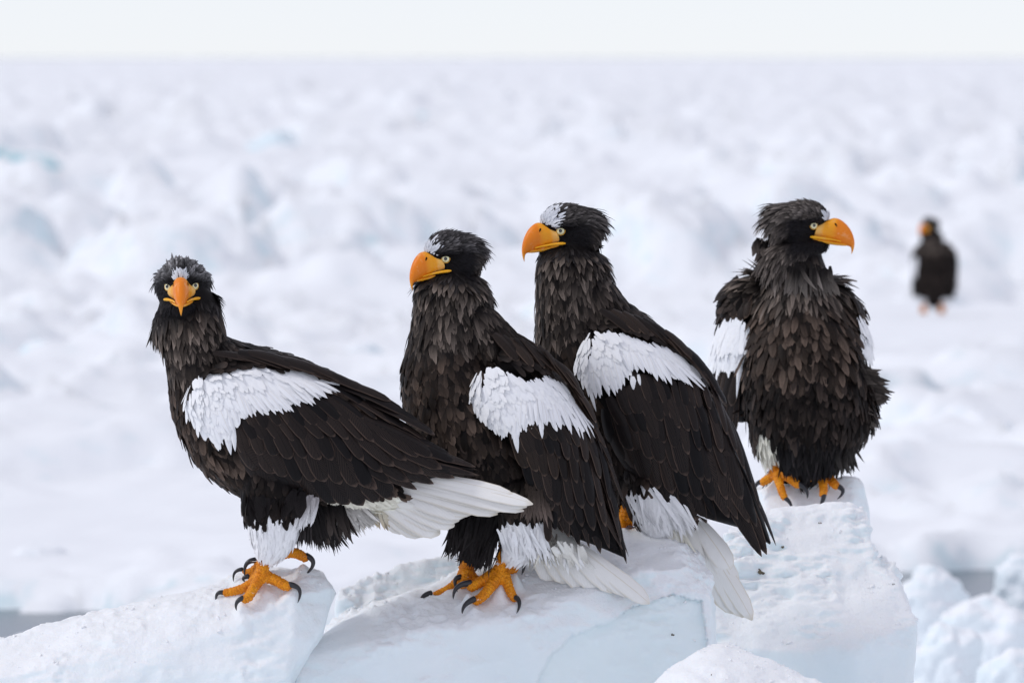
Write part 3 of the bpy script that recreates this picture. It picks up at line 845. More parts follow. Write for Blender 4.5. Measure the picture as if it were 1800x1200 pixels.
        for a, b in zip(edge, edge[1:] + edge[:1]):
            F.append((int(a), int(a) + o, int(b) + o, int(b)))
        w = self.mk('wing', Vc, F, M['plumage'], col=np.repeat((DK * 1.0)[None], len(Vc), 0), uv=np.zeros((len(Vc), 2)) + .5)
        if label: w['label'] = label
        self.culls.append((np.concatenate([resample(U, 20)[:, :2], resample(Lo, 20)[::-1, :2]]), cap))
        def hit(p, off, strict=False):
            q = self.L(p[0], p[1], -3000.0)
            loc, nrm, i, d = bvh.ray_cast(Vector(q), Vector((0, 1, 0)))
            if loc is None and strict: return None, None
            if loc is None:
                # beyond the edge: keep the depth and the normal of the nearest edge point
                best = np.argmin(np.hypot(front[:, 0] - q[0], front[:, 2] - q[2]))
                loc = Vector((q[0], front[best, 1], q[2])); _, nrm, _, _ = bvh.find_nearest(Vector(front[best]))
            nrm = np.array(nrm)
            if nrm @ out < 0: nrm = -nrm
            return np.array(loc) + nrm * off, nrm
        self.hit = hit
        rng = self.rng
        for row in rows:
            nb = row['n']; bs = resample(row['base'], nb); ts = resample(row['tip'], nb)
            for i in range(nb):
                j = rng.normal(0, row.get('jit', 2.0), 4)
                ly = row['layer'] * 2.0
                b, nb_ = hit(bs[i, :2] + j[:2], ly - 1.5); tp, nt_ = hit(ts[i, :2] + j[2:], ly + 2.5 + 0.5 * (i % 2) + rng.uniform(0, 1.2))
                self.put(w, b, tp, npn(nb_ + nt_) + rng.normal(0, .03, 3), row['w'] * math.exp(rng.normal(0.04, .14)), row['shape'], row['mat'], row.get('roll', 0.12))
        def spread(poly, dirpts, style, sp, L_, W_, layer, c0, c1, name, mat, shape, white=False):
            P2 = np.array(poly); x0, y0 = P2.min(0); x1, y1 = P2.max(0)
            xs, ys = np.meshgrid(np.arange(x0, x1, sp), np.arange(y0, y1, sp * 1.0))
            xs = xs + (np.arange(xs.shape[0]) % 2)[:, None] * sp / 2
            pts = np.stack([xs.ravel(), ys.ravel()], 1) + rng.normal(0, sp * .22, (xs.size, 2))
            pts = pts[inpoly(pts[:, 0], pts[:, 1], poly)]
            D_ = np.array(dirpts, dtype=float)
            P, N, T = [], [], []
            for p in pts:
                a, nn = hit(p, layer * 2.0 + rng.uniform(0, 1.0), True)
                if a is None: continue
                wt = 1 / (np.hypot(D_[:, 0] - p[0], D_[:, 1] - p[1]) ** 2 + 30)
                an = npn((wt[:, None] * np.stack([np.cos(np.radians(D_[:, 2])), np.sin(np.radians(D_[:, 2]))], 1)).sum(0))
                P.append(a); N.append(nn); T.append((an[0], 0.0, an[1]))
            P, N, T = np.array(P), np.array(N), np.array(T); k_ = len(P)
            f = np.exp(rng.normal(0, .05 if white else .4, k_))[:, None]
            bt = feather_batch(P, T + rng.normal(0, .08, (k_, 3)), N, L_ * np.exp(rng.normal(0, .15, k_)), W_ * np.exp(rng.normal(0, .12, k_)), np.full(k_, (.02 if white else .10)) + rng.normal(0, .008, k_), np.full(k_, .02 if white else .08), np.repeat(SHAPES[shape][None], k_, 0),
                               np.repeat(c0[None], k_, 0), np.minimum(c1[None] * f, .9), rng, 0.02 if white else 0.16, 0.08 if white else 0.28)
            o_ = self.mk(name, bt[0], bt[1], M[mat], w, uv=bt[2], col=bt[3]); o_['kind'] = 'stuff'
            return o_
        if patch is not None:
            o_ = spread(patch, patch_dir, None, 4.6, 27.0, 8.5, 4.4, c3(.88, .89, .91), c3(.89, .9, .915), 'shoulder_patch', 'white_plumage', 'spade', True)
            o_['label'] = 'white shoulder patch'
        if small is not None:
            for poly, dirs in small:
                spread(poly, dirs, None, 8.0, 24.0, 13.5, 5.8, DK, c3(.028, .021, .018), 'covert_feathers', 'plumage', 'round')
        return w
    def put(self, parent, b, t, nrm, W, shape, mat, roll=0.0):
        T = t - b; Ln = np.linalg.norm(T); T = T / Ln
        nrm = npn(nrm); N = npn(nrm - (nrm @ T) * T); Bn = np.cross(N, T)
        N, Bn = N * math.cos(roll) + Bn * math.sin(roll), Bn * math.cos(roll) - N * math.sin(roll)
        me = template(shape, mat)
        o = bpy.data.objects.new('feather', me); COL.objects.link(o)
        o.parent = parent
        s = self.s
        m = Matrix(((T[0] * Ln * s, Bn[0] * W * s, N[0] * W * s, b[0] * s), (T[1] * Ln * s, Bn[1] * W * s, N[1] * W * s, b[1] * s), (T[2] * Ln * s, Bn[2] * W * s, N[2] * W * s, b[2] * s), (0, 0, 0, 1)))
        o.matrix_basis = m
        return o
    # -- tail: (base, tip, width) with depth
    def tail(self, feathers, core, mat='tail_quill', nrm=(0.1, -1, 0.35)):
        V, F = tube(densify([(*self.L(x, y, d), a, b) for x, y, d, a, b in core], 3), 14)
        t = self.mk('tail', V, F, M['white_plumage'], col=np.repeat(c3(.78, .77, .73)[None], len(V), 0), uv=np.zeros((len(V), 2)) + .5)
        for i, (b, tp, W) in enumerate(feathers):
            self.put(t, self.L(*b), self.L(*tp), np.array(nrm) + self.rng.normal(0, .05, 3), W * 1.25, 'tail', mat, 0.1)
            if i:
                b0, t0, w0 = feathers[i - 1]
                mid = lambda p_, q_: tuple((x_ + y_) / 2 for x_, y_ in zip(p_, q_))
                bm_, tm_ = self.L(*mid(b, b0)), self.L(*mid(tp, t0))
                self.put(t, bm_ + np.array([0, 2.5, 0]), bm_ + (tm_ - bm_) * self.rng.uniform(.93, .99) + np.array([0, 2.5, 0]), np.array(nrm) + self.rng.normal(0, .05, 3), (W + w0) * .62, 'tail', mat, 0.1)
        return t
    # -- body
    def body(self, chains, zones, voxel=5.0, default='breast', count=42000, dens=1.0, shag=1.0, ymin_style='neck', neck_y=0):
        parts = [tube(densify([(*self.L(x, y, d), a, b) for x, y, d, a, b in ch], 3), 20) for ch in chains] + self.skull
        v, q = remesh(parts, voxel, 4)
        rng = self.rng
        cp, ct = [], []
        for ch in chains:
            P = densify([self.L(x, y, d) for x, y, d, a, b in ch], 3); cp.append(P); ct.append(npn(np.gradient(P, axis=0)))
        cp, ct = np.concatenate(cp), np.concatenate(ct)
        def style_of(P):
            px, py = P[:, 0] + self.o[0], self.o[1] - P[:, 2]
            st = np.full(len(P), default, dtype=object)
            st[py < neck_y] = 'neck'
            for poly, name in zones:
                st[inpoly(px, py, poly)] = name
            return st, px, py
        st, _, _ = style_of(v)
        col = np.array([STY[a][5] for a in st])
        self.mk('body', v, q, M['plumage'], col=col, uv=np.zeros((len(v), 2)) + 0.5)
        P, N = surface_samples(v, q, count, rng)
        st, px, py = style_of(P + rng.normal(0, 4, P.shape))
        keep = np.ones(len(P), dtype=bool)
        hl = ((P - self.ht) @ self.R) / self.hs            # head frame: the skull has its own feathers
        hd = (hl[:, 2] > -58) & (np.abs(hl[:, 0]) < 95)
        for i in np.nonzero(hd)[0]:
            loc, nrm, _, dist = self.sbvh.find_nearest(Vector(hl[i]))
            out = (Vector(hl[i]) - loc).dot(nrm) > 0
            keep[i] = out and dist > 2.5 and not (hl[i, 2] > -22 and hl[i, 0] > -30)
            if hl[i, 2] > -46 + 10 * rng.random() and st[i] == 'neck': st[i] = 'throat'
        for poly, cap in self.culls:
            ctr = poly.mean(0)
            keep &= ~(inpoly(P[:, 0] + self.o[0], self.o[1] - P[:, 2], (poly - ctr) * 0.90 + ctr) & (P[:, 1] < cap))
        keep &= ~((N[:, 1] > 0.35) & (rng.random(len(P)) < 0.5))
        P, N, st = P[keep], N[keep], st[keep]
        a = lambda i: np.array([STY[s_][i] for s_ in st], dtype=float)
        sp = a(8) / dens
        i = thin(P, sp); P, N, st = P[i], N[i], st[i]
        k = len(P)
        d2 = ((P[:, None] - cp[None]) ** 2).sum(2)
        w = 1 / (d2 + 60) ** 2
        T = npn((w[..., None] * ct[None]).sum(1)) + rng.normal(0, .10, (k, 3))
        T[:, 2] -= 0.25
        f = np.minimum(np.exp(rng.normal(0, 1, k) * a(7)), 2.8)[:, None]
        shp = np.array([SHAPES[STY[s_][4]] for s_ in st])
        whitem = np.array([s_ in ('white', 'cream') for s_ in st])
        L_ = a(0) * np.exp(rng.normal(0, .18, k)); W_ = a(1) * np.exp(rng.normal(0, .15, k))
        lift = a(2) * shag + rng.normal(0, .05 * shag, k); curl = a(3); L_ = L_ * (0.6 + 0.4 * shag)
        c0, c1 = a(5), np.minimum(a(6) * f, .88)
        for nm, msk, mat in (('body_feathers', ~whitem, 'plumage'), ('leg_feathers', whitem, 'white_plumage')):
            if msk.sum() < 5: continue
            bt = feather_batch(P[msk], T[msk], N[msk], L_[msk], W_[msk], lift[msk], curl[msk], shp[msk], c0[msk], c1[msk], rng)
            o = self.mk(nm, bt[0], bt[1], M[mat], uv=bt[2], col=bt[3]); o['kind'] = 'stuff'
    # -- loose wisps: (p0, p1, q0, q1, n, W, c0, c1, white)
    def wisps(self, name, specs, mat='plumage'):
        rng = self.rng; bts = []
        for p0, p1, q0, q1, n, W, c0, c1, jit in specs:
            t = rng.random(n)[:, None]
            A = self.L(*p0) * (1 - t) + self.L(*p1) * t + rng.normal(0, jit, (n, 3)); Bq = self.L(*q0) * (1 - t) + self.L(*q1) * t + rng.normal(0, jit, (n, 3))
            Tn = Bq - A; Ln = np.linalg.norm(Tn, axis=1)
            N = np.array([[0, -1, 0.15]]) + rng.normal(0, .35, (n, 3))
            N = npn(N - (N * npn(Tn)).sum(1, keepdims=True) * npn(Tn))
            f = np.exp(rng.normal(0, .3, n))[:, None]
            bts.append(feather_batch(A, Tn, N, Ln, W * np.exp(rng.normal(0, .25, n)), np.full(n, .12), np.full(n, .14), np.repeat(SHAPES['lance'][None], n, 0), np.repeat(c0[None], n, 0), np.minimum(c1[None] * f, .85), rng))
        b = cat(bts)
        o = self.mk(name, b[0], b[1], M[mat], uv=b[2], col=b[3]); o['kind'] = 'stuff'
    # -- foot: tarsus stations and toes, all (px, py, depth, radius); talons three points
    def foot(self, tarsus, toes, talons):
        parts = []
        for ch in [tarsus] + toes:
            P = densify([(*self.L(x, y, d), r, r * 1.05) for x, y, d, r in ch], 4)
            s_ = np.concatenate([[0], np.cumsum(np.linalg.norm(np.diff(P[:, :3], axis=0), axis=1))])
            m = max(6, int(s_[-1] / 1.3)); tt = np.linspace(0, s_[-1], m)
            Q = np.stack([np.interp(tt, s_, P[:, i]) for i in range(5)], 1)
            ph = tt / 5.6 * 2 * math.pi + 0.9 * np.sin(tt * 0.35)
            Q[:, 3:] *= (1 + 0.12 * np.sin(ph))[:, None]
            parts.append(tube(Q, 14))
        v, q = remesh(parts, 1.5, 1)
        ft = self.mk('foot', v, q, M['foot'])
        for tl in talons:
            a, b, c, r = [self.L(*p) for p in tl[:3]] + [tl[3]]
            ctl = 2 * b - 0.5 * (a + c)
            t = np.linspace(0, 1, 14)[:, None]
            P = (1 - t) ** 2 * a + 2 * t * (1 - t) * ctl + t * t * c
            rad = r * (1 - t[:, 0]) ** 0.62 + 0.25
            V, F = tube(np.concatenate([P, rad[:, None], (rad * .85)[:, None]], 1), 10)
            self.mk('talon', V, F, M['talon'], ft)
        return ft
def row(base, tip, n, w, layer, shape='covert', mat='dark_quill', jit=2.0, roll=0.12):
    return dict(base=base, tip=tip, n=n, w=w, layer=layer, shape=shape, mat=mat, jit=jit, roll=roll)

WHT = c3(.88, .88, .89); CRM = c3(.70, .66, .54); BLK = DK * .8; BRN = c3(.06, .048, .042); GRY = c3(.30, .28, .26)

# ---------------------------------------------------------------- eagle 1: body to the left, face to the camera
e = Eagle('eagle at far left on the sloping block, staring straight at the viewer', 20.0, (465, 1024), seed=11)
e.head((320.5, 501), -30, 270, 1.1, pitch=5, roll=2, near=0, gaze=(.86, .5, .0), white=12.5, bs=.86, crest=1.5, crown=c3(.23, .225, .23), nape=c3(.15, .13, .115), ruff=0.8)
U = [(338, 690, -60), (352, 662, -70), (395, 642, -70), (450, 634, -60), (520, 652, -50), (590, 680, -45), (650, 712, -40), (720, 755, -30), (790, 800, -20), (846, 829, -10)]
Lo = [(331, 705, -60), (350, 745, -70), (392, 785, -75), (440, 822, -80), (500, 852, -75), (570, 872, -65), (640, 880, -55), (700, 858, -45), (770, 842, -30), (846, 832, -10)]
patch = [(334, 706), (333, 684), (352, 662), (420, 645), (478, 640), (530, 655), (582, 680), (560, 684), (520, 692), (480, 700), (440, 705), (415, 718), (398, 742), (385, 760), (352, 736)]
e.wing(U, Lo, [8, 30, 46, 48, 40, 28, 10], [
  row([(600, 770), (640, 790)], [(838, 826), (846, 832)], 3, 20, 0, 'primary'),
  row([(560, 780), (660, 770)], [(660, 880), (838, 824)], 6, 27, 0.4, 'primary'),
  row([(430, 790), (470, 800), (620, 780)], [(472, 838), (540, 868), (640, 884), (690, 868)], 10, 30, 0.6, 'quill'),
  row([(520, 740), (640, 745)], [(660, 850), (740, 830), (800, 812)], 6, 27, 1.3, 'quill'),
  row([(425, 765), (470, 765), (600, 735)], [(462, 812), (520, 838), (590, 838), (650, 850)], 9, 28, 1.8, 'quill'),
  row([(560, 710), (650, 735)], [(670, 825), (720, 800), (790, 802)], 6, 27, 2.4, 'quill'),
  row([(425, 740), (500, 740), (580, 715)], [(440, 790), (500, 800), (560, 800), (640, 805)], 9, 24, 2.8, 'covert'),
  row([(430, 728), (510, 715), (590, 700)], [(452, 765), (520, 768), (590, 765), (660, 770)], 10, 21, 3.2, 'covert'),
  row([(440, 715), (520, 700), (600, 690)], [(455, 745), (530, 745), (600, 735), (660, 738)], 11, 18, 3.6, 'covert'),
  row([(560, 670), (620, 700)], [(650, 720), (700, 752), (745, 778)], 5, 25, 3.9, 'quill'),
  row([(470, 632), (560, 660), (640, 705)], [(560, 662), (690, 712), (760, 772)], 8, 25, 5.8, 'quill'),
  row([(380, 625), (450, 622), (540, 645)], [(450, 640), (540, 660), (660, 705)], 9, 22, 6.2, 'covert'),
  row([(362, 702), (400, 690), (470, 680), (560, 672)], [(392, 776), (410, 760), (440, 728), (500, 724), (550, 712), (604, 686)], 24, 12, 5.0, 'point', 'white_quill', 2.5),
  row([(405, 735), (412, 740)], [(414, 788), (420, 780)], 2, 11, 4.6, 'point', 'white_quill', 2),
 ], patch, [(340, 700, -60), (420, 660, -55), (380, 740, -70), (480, 680, -60), (580, 680, -25)],
 small=[([(345, 668), (352, 648), (395, 622), (450, 616), (530, 638), (560, 660), (500, 648), (420, 650)], [(400, 630, -12), (520, 645, -25)])])
e.tail([((610, 850, 20), (718, 932, 10), 42), ((612, 850, 18), (745, 940, 6), 40), ((615, 848, 15), (775, 936, 0), 46), ((620, 848, 12), (800, 922, -5), 38), ((625, 846, 8), (822, 902, -10), 40),
        ((640, 846, 4), (850, 898, -14), 26), ((640, 844, 0), (876, 900, -18), 28), ((650, 842, -3), (900, 893, -22), 22), ((660, 840, -6), (922, 894, -26), 25), ((690, 832, -9), (938, 882, -30), 24), ((700, 826, -9), (905, 868, -26), 22)],
       [(560, 840, 10, 40, 45), (640, 860, 14, 30, 42), (720, 885, 14, 14, 34), (760, 895, 12, 6, 22)], nrm=(0.25, -1, 0.5))
BODY1 = [[(330, 524, 14, 50, 36), (333, 552, 0, 55, 44), (337, 587, -10, 56, 50), (342, 622, -6, 50, 52), (350, 662, 0, 52, 60), (362, 705, 8, 60, 75), (405, 755, 12, 82, 92), (470, 790, 15, 90, 100), (550, 815, 15, 80, 92), (630, 845, 12, 58, 70), (690, 862, 10, 36, 46)],
         [(350, 592, 0, 28, 45), (400, 630, 4, 34, 55), (480, 658, 8, 40, 72), (580, 702, 8, 44, 75), (650, 740, 5, 34, 60), (720, 788, 0, 18, 36)],
         [(485, 820, -40, 62, 52), (484, 880, -42, 56, 46), (482, 930, -34, 45, 40), (474, 965, -26, 29, 28)],
         [(530, 850, 55, 50, 45), (500, 920, 50, 34, 32), (470, 975, 45, 18, 18)]]
e.body(BODY1, [([(420, 790), (600, 800), (600, 905), (420, 905)], 'belly'), ([(425, 893), (520, 890), (545, 870), (560, 930), (560, 1000), (430, 1000)], 'white'),
               ([(395, 560), (560, 620), (640, 690), (420, 640)], 'mantle'), ([(560, 850), (720, 860), (720, 940), (560, 940)], 'cream')], neck_y=660)
e.wisps('leg_feathers', [((528, 870, -45), (560, 870, -35), (530, 955, -40), (608, 962, -30), 130, 6, BLK, c3(.03, .026, .026), 5), ((560, 865, -30), (620, 880, -20), (590, 950, -25), (665, 915, -15), 140, 6, c3(.3, .28, .26), c3(.62, .6, .56), 5),
                         ((575, 870, -38), (600, 875, -35), (570, 960, -38), (625, 950, -34), 16, 8, BLK, BRN, 4), ((630, 885, -5), (680, 895, 0), (640, 925, -5), (690, 930, 0), 24, 7, CRM, c3(.5, .42, .3), 4)])
e.wisps('leg_feathers', [((440, 870, -85), (540, 860, -85), (447, 905, -84), (520, 905, -80), 60, 16, DK * 1.4, c3(.02, .016, .016), 5), ((540, 868, -76), (560, 866, -74), (520, 925, -74), (548, 915, -72), 40, 8, c3(.35, .33, .33), WHT, 4)])
e.foot([(470, 955, -25, 15), (465, 980, -25, 11.5), (462, 1000, -22, 12), (462, 1014, -18, 13)],
       [[(460, 1008, -16, 11), (440, 1026, -14, 9), (418, 1036, -12, 8), (394, 1041, -10, 7)], [(460, 1012, -22, 11), (446, 1032, -38, 9), (438, 1046, -46, 8.5), (428, 1051, -50, 7)],
        [(468, 1012, -18, 11), (486, 1018, -24, 9.5), (500, 1026, -28, 9.5), (509, 1029, -30, 8)], [(468, 985, -8, 9), (495, 976, 10, 8), (515, 972, 22, 9.5), (533, 980, 30, 8.5), (534, 985, 30, 8)]],
       [((392, 1040, -10), (382, 1043, -11), (380, 1056, -12), 4.2), ((429, 1047, -52), (418, 1055, -55), (417.5, 1069, -56), 4.8), ((509, 1025, -32), (527, 1034, -35), (524, 1057, -36), 5.2), ((537, 977, 28), (550, 992, 27), (533, 1014, 26), 5.4)])
e.foot([(470, 965, 45, 12), (462, 990, 42, 11), (458, 1004, 40, 11)],
       [[(456, 1004, 40, 9), (450, 1012, 38, 8.5), (440, 1020, 36, 7)], [(456, 994, 40, 9), (449, 988, 38, 7)], [(450, 1000, 46, 8), (436, 1008, 52, 6), (426, 1006, 54, 5)]],
       [((448, 986, 36), (432, 993, 34), (429, 1014, 33), 5.2), ((425, 1003, 53), (411, 1009, 53), (409, 1025, 53), 3.6), ((436, 1014, 34), (427, 1018, 33), (430, 1024, 33), 4.5)])

# ---------------------------------------------------------------- eagle 2
e = Eagle('second eagle from the left, its beak just below the white brow, body half turned', 20.25, (880, 1024), seed=22)
e.head((785, 453), -10, 212, 1.07, pitch=-2, roll=0, near=1, gaze=(.55, .83, .02), white=18, bs=.79, crest=1.2, crown=c3(.085, .08, .082), nape=c3(.095, .08, .072), ruff=0.6)
U = [(836, 672, -70), (852, 640, -75), (890, 618, -65), (940, 634, -52), (980, 674, -45), (1022, 735, -40), (1056, 800, -35), (1084, 880, -25), (1105, 986, -10)]
Lo = [(832, 690, -75), (850, 738, -90), (884, 765, -98), (908, 805, -98), (925, 850, -90), (958, 905, -75), (1010, 948, -55), (1060, 968, -35), (1103, 988, -10)]
patch = [(835, 694), (834, 668), (852, 648), (878, 643), (922, 668), (956, 660), (980, 670), (1006, 700), (1026, 735), (1034, 752), (1005, 738), (975, 726), (945, 720), (922, 724), (900, 738), (878, 735), (856, 722)]
e.wing(U, Lo, [8, 34, 48, 50, 42, 30, 8], [
  row([(1010, 800), (1050, 800)], [(1092, 965), (1106, 987)], 3, 19, 0, 'primary'),
  row([(930, 800), (1045, 800)], [(975, 915), (1030, 960), (1062, 962), (1090, 950)], 8, 25, 0.5, 'primary'),
  row([(920, 780), (1045, 780)], [(955, 880), (1000, 918), (1050, 925), (1082, 915)], 8, 25, 1.3, 'quill'),
  row([(914, 760), (1045, 765)], [(940, 850), (990, 880), (1030, 890), (1075, 880)], 9, 24, 1.9, 'quill'),
  row([(906, 745), (1040, 750)], [(928, 815), (975, 832), (1015, 845), (1064, 838)], 9, 23, 2.5, 'covert', 'brown_quill'),
  row([(900, 735), (960, 725), (1040, 745)], [(920, 795), (968, 795), (1015, 810), (1055, 805)], 10, 20, 3.0, 'covert', 'dark_quill'),
  row([(920, 725), (1035, 740)], [(950, 765), (1000, 780), (1048, 785)], 9, 18, 3.5, 'covert', 'brown_quill'),
  row([(985, 660), (1020, 720), (1045, 770)], [(1030, 730), (1062, 800), (1088, 880)], 6, 18, 3.2, 'quill', 'brown_quill'),
  row([(905, 605), (960, 628), (1000, 680)], [(955, 650), (1000, 682), (1040, 745)], 9, 21, 5.8, 'covert', 'brown_quill'),
  row([(870, 590), (930, 605), (975, 640)], [(905, 640), (960, 655), (1010, 690)], 9, 19, 6.2, 'covert', 'brown_quill'),
  row([(852, 690), (885, 690), (950, 695), (1010, 715)], [(848, 715), (880, 752), (902, 762), (930, 742), (960, 746), (990, 755), (1016, 772), (1042, 770)], 26, 12, 5.0, 'point', 'white_quill', 2.5),
  row([(906, 735), (945, 725)], [(915, 786), (948, 762)], 2, 10, 5.4, 'point', 'white_quill', 1),
 ], patch, [(840, 690, -70), (890, 680, -65), (1000, 720, -50), (950, 680, -60)],
 small=[([(845, 640), (862, 600), (895, 585), (945, 605), (985, 645), (1005, 690), (960, 655), (880, 638)], [(870, 600, -60), (960, 630, -42)])])
e.tail([((930, 930, 10), (975, 1018, -5), 40), ((935, 930, 8), (1005, 1020, -12), 42), ((940, 930, 6), (1035, 1030, -18), 42), ((950, 930, 4), (1062, 1035, -24), 40), ((960, 930, 0), (1088, 1036, -30), 36), ((975, 935, -4), (1112, 1044, -36), 30), ((985, 940, -8), (1142, 1057, -42), 28), ((1000, 945, -10), (1128, 1050, -40), 26)],
       [(920, 900, 15, 40, 45), (960, 940, 8, 34, 40), (1010, 975, -2, 22, 30), (1050, 1000, -12, 8, 20)], nrm=(0.1, -1, 0.3))
BODY2 = [[(792, 497, -8, 58, 52), (788, 545, -4, 58, 55), (784, 600, 0, 63, 62), (788, 655, 4, 80, 78), (815, 725, 8, 100, 98), (858, 800, 12, 104, 104), (900, 865, 14, 84, 86), (945, 925, 14, 50, 54)],
         [(815, 530, 4, 30, 45), (868, 602, 4, 38, 58), (923, 652, 8, 43, 70), (972, 730, 8, 40, 70), (1013, 812, 5, 34, 52), (1050, 890, 0, 16, 30)],
         [(915, 850, -42, 60, 50), (920, 910, -46, 48, 42), (912, 952, -38, 38, 32), (892, 975, -28, 16, 16)],
         [(830, 850, -20, 55, 50), (832, 910, -15, 42, 36), (838, 950, -5, 30, 26), (826, 975, 15, 15, 15)]]
e.body(BODY2, [([(690, 760), (960, 760), (960, 900), (690, 900)], 'belly'), ([(780, 890), (882, 880), (878, 960), (860, 1010), (780, 1000)], 'dark'), ([(882, 890), (925, 885), (990, 890), (990, 1000), (870, 1000)], 'white'),
               ([(850, 545), (900, 565), (1000, 650), (900, 640), (850, 620)], 'mantle')], neck_y=610)
e.wisps('leg_feathers', [((795, 900, -55), (885, 895, -60), (792, 970, -50), (850, 1000, -48), 200, 6, BLK, c3(.026, .022, .022), 6), ((925, 850, -108), (955, 855, -105), (925, 905, -104), (968, 910, -102), 46, 9, c3(.04, .03, .025), c3(.13, .1, .085), 5),
                         ((930, 930, -70), (970, 935, -60), (940, 990, -60), (985, 985, -50), 26, 7, c3(.1, .09, .08), c3(.5, .48, .42), 6)])
e.wisps('leg_feathers', [((880, 925, -78), (950, 920, -80), (890, 962, -72), (965, 982, -66), 160, 6, WHT, WHT, 5), ((950, 950, -60), (1010, 960, -50), (960, 985, -58), (1030, 990, -50), 60, 10, c3(.76, .75, .7), c3(.78, .76, .7), 6)], 'white_plumage')
e.put(e.tail_ref if hasattr(e, 'tail_ref') else e.root, e.L(960, 880, -98), e.L(964, 947, -92), np.array([0, -1, .1]), 15, 'quill', 'dark_quill')
e.put(e.root, e.L(974, 880, -96), e.L(975, 925, -92), np.array([0, -1, .1]), 12, 'quill', 'dark_quill')
e.foot([(890, 955, -30, 14), (885, 970, -28, 11), (882, 990, -25, 11.5), (879, 1004, -22, 14)],
       [[(874, 1004, -22, 12), (856, 1014, -28, 10.5), (840, 1023, -33, 9.5), (826, 1030, -36, 9)], [(878, 1010, -26, 12), (864, 1026, -42, 10), (850, 1043, -52, 9), (834, 1054, -60, 8)],
        [(886, 1008, -24, 11), (893, 1026, -34, 9), (900, 1042, -42, 8), (906, 1050, -46, 7)], [(888, 998, -16, 10), (898, 998, -4, 10), (906, 999, 4, 9)]],
       [((828, 1022, -38), (804, 1029, -42), (797, 1050, -44), 6.0), ((835, 1048, -64), (818, 1058, -74), (813, 1073, -84), 5.6), ((906, 1046, -50), (913, 1056, -62), (908, 1073, -72), 4.8), ((906, 986, 4), (920, 990, 4), (917, 1010, 4), 6.0)])
e.foot([(832, 955, 10, 13), (826, 978, 14, 12), (820, 1000, 18, 14), (820, 1012, 18, 15)],
       [[(815, 1012, 20, 11), (800, 1026, 18, 8), (786, 1036, 16, 7), (764, 1046, 14, 6)], [(818, 1014, 12, 11), (812, 1030, 4, 8)], [(826, 1012, 20, 10), (840, 1022, 18, 8)]],
       [((758, 1042, 6), (743, 1048, -2), (740, 1062, -8), 4.8), ((810, 1014, 6), (800, 1020, 2), (804, 1040, 0), 5.2)])

# ---------------------------------------------------------------- eagle 3
e = Eagle('third eagle from the left, white forehead, tail hanging over the crusty snow', 20.56, (1110, 928), seed=33)
e.head((986, 404.5), -10, 205, 1.09, pitch=1, roll=0, near=1, gaze=(.5, .86, .02), white=29, bs=.81, crown=c3(.075, .068, .066), nape=c3(.085, .07, .062), ruff=0.9)
U = [(1020, 625, -70), (1036, 588, -75), (1080, 562, -62), (1135, 578, -52), (1192, 626, -46), (1243, 690, -42), (1290, 760, -38), (1326, 842, -28), (1364, 962, -10)]
Lo = [(1016, 640, -75), (1034, 690, -88), (1062, 740, -94), (1090, 790, -94), (1130, 842, -86), (1185, 892, -70), (1240, 915, -52), (1310, 935, -34), (1362, 966, -10)]
patch = [(1018, 640), (1019, 610), (1036, 584), (1076, 582), (1113, 594), (1165, 612), (1195, 632), (1222, 660), (1200, 656), (1165, 648), (1138, 634), (1110, 618), (1092, 640), (1076, 662), (1052, 652), (1036, 664)]
e.wing(U, Lo, [8, 34, 48, 50, 42, 30, 8], [
  row([(1240, 790), (1290, 790)], [(1338, 972), (1364, 962)], 3, 24, 0, 'primary'),
  row([(1130, 780), (1270, 780)], [(1190, 893), (1232, 914), (1290, 905), (1330, 920)], 9, 28, 0.5, 'primary'),
  row([(1080, 770), (1200, 770)], [(1130, 840), (1180, 885), (1225, 905)], 7, 27, 0.9, 'quill'),
  row([(1070, 740), (1260, 745)], [(1105, 805), (1160, 850), (1230, 872), (1300, 870)], 10, 27, 1.6, 'quill'),
  row([(1064, 710), (1250, 715)], [(1082, 775), (1130, 790), (1180, 820), (1240, 842), (1290, 825)], 11, 25, 2.3, 'quill'),
  row([(1070, 690), (1240, 695)], [(1100, 748), (1150, 765), (1200, 790), (1262, 792)], 10, 23, 2.9, 'covert', 'dark_quill'),
  row([(1085, 672), (1230, 680)], [(1110, 725), (1165, 738), (1215, 755), (1255, 750)], 10, 20, 3.4, 'covert', 'dark_quill'),
  row([(1110, 650), (1225, 668)], [(1130, 698), (1180, 712), (1240, 720)], 10, 18, 3.8, 'covert', 'dark_quill'),
  row([(1230, 650), (1265, 715), (1290, 765)], [(1262, 732), (1292, 802), (1326, 886)], 6, 20, 3.6, 'quill', 'dark_quill'),
  row([(1110, 560), (1170, 590), (1225, 650)], [(1170, 608), (1225, 650), (1265, 715)], 9, 24, 5.8, 'covert', 'dark_quill'),
  row([(1060, 550), (1120, 560), (1180, 605)], [(1105, 586), (1165, 606), (1225, 655)], 9, 21, 6.2, 'covert', 'brown_quill'),
  row([(1036, 632), (1070, 630), (1115, 615), (1190, 640)], [(1042, 690), (1060, 690), (1088, 690), (1105, 650), (1138, 655), (1165, 676), (1190, 674), (1214, 684), (1238, 688)], 26, 12, 5.0, 'point', 'white_quill', 2.5),
  row([(1036, 660), (1046, 650)], [(1057, 712), (1062, 690)], 2, 10, 5.4, 'point', 'white_quill', 1),
  row([(1112, 655), (1118, 657)], [(1112, 682), (1122, 680)], 2, 12, 4.2, 'point', 'white_quill', 1),
 ], patch, [(1025, 640, -70), (1080, 620, -62), (1200, 650, -42), (1140, 610, -50)],
 small=[([(1036, 582), (1050, 550), (1085, 538), (1140, 556), (1195, 602), (1215, 640), (1165, 606), (1080, 578)], [(1060, 550, -40), (1180, 600, -40)])])
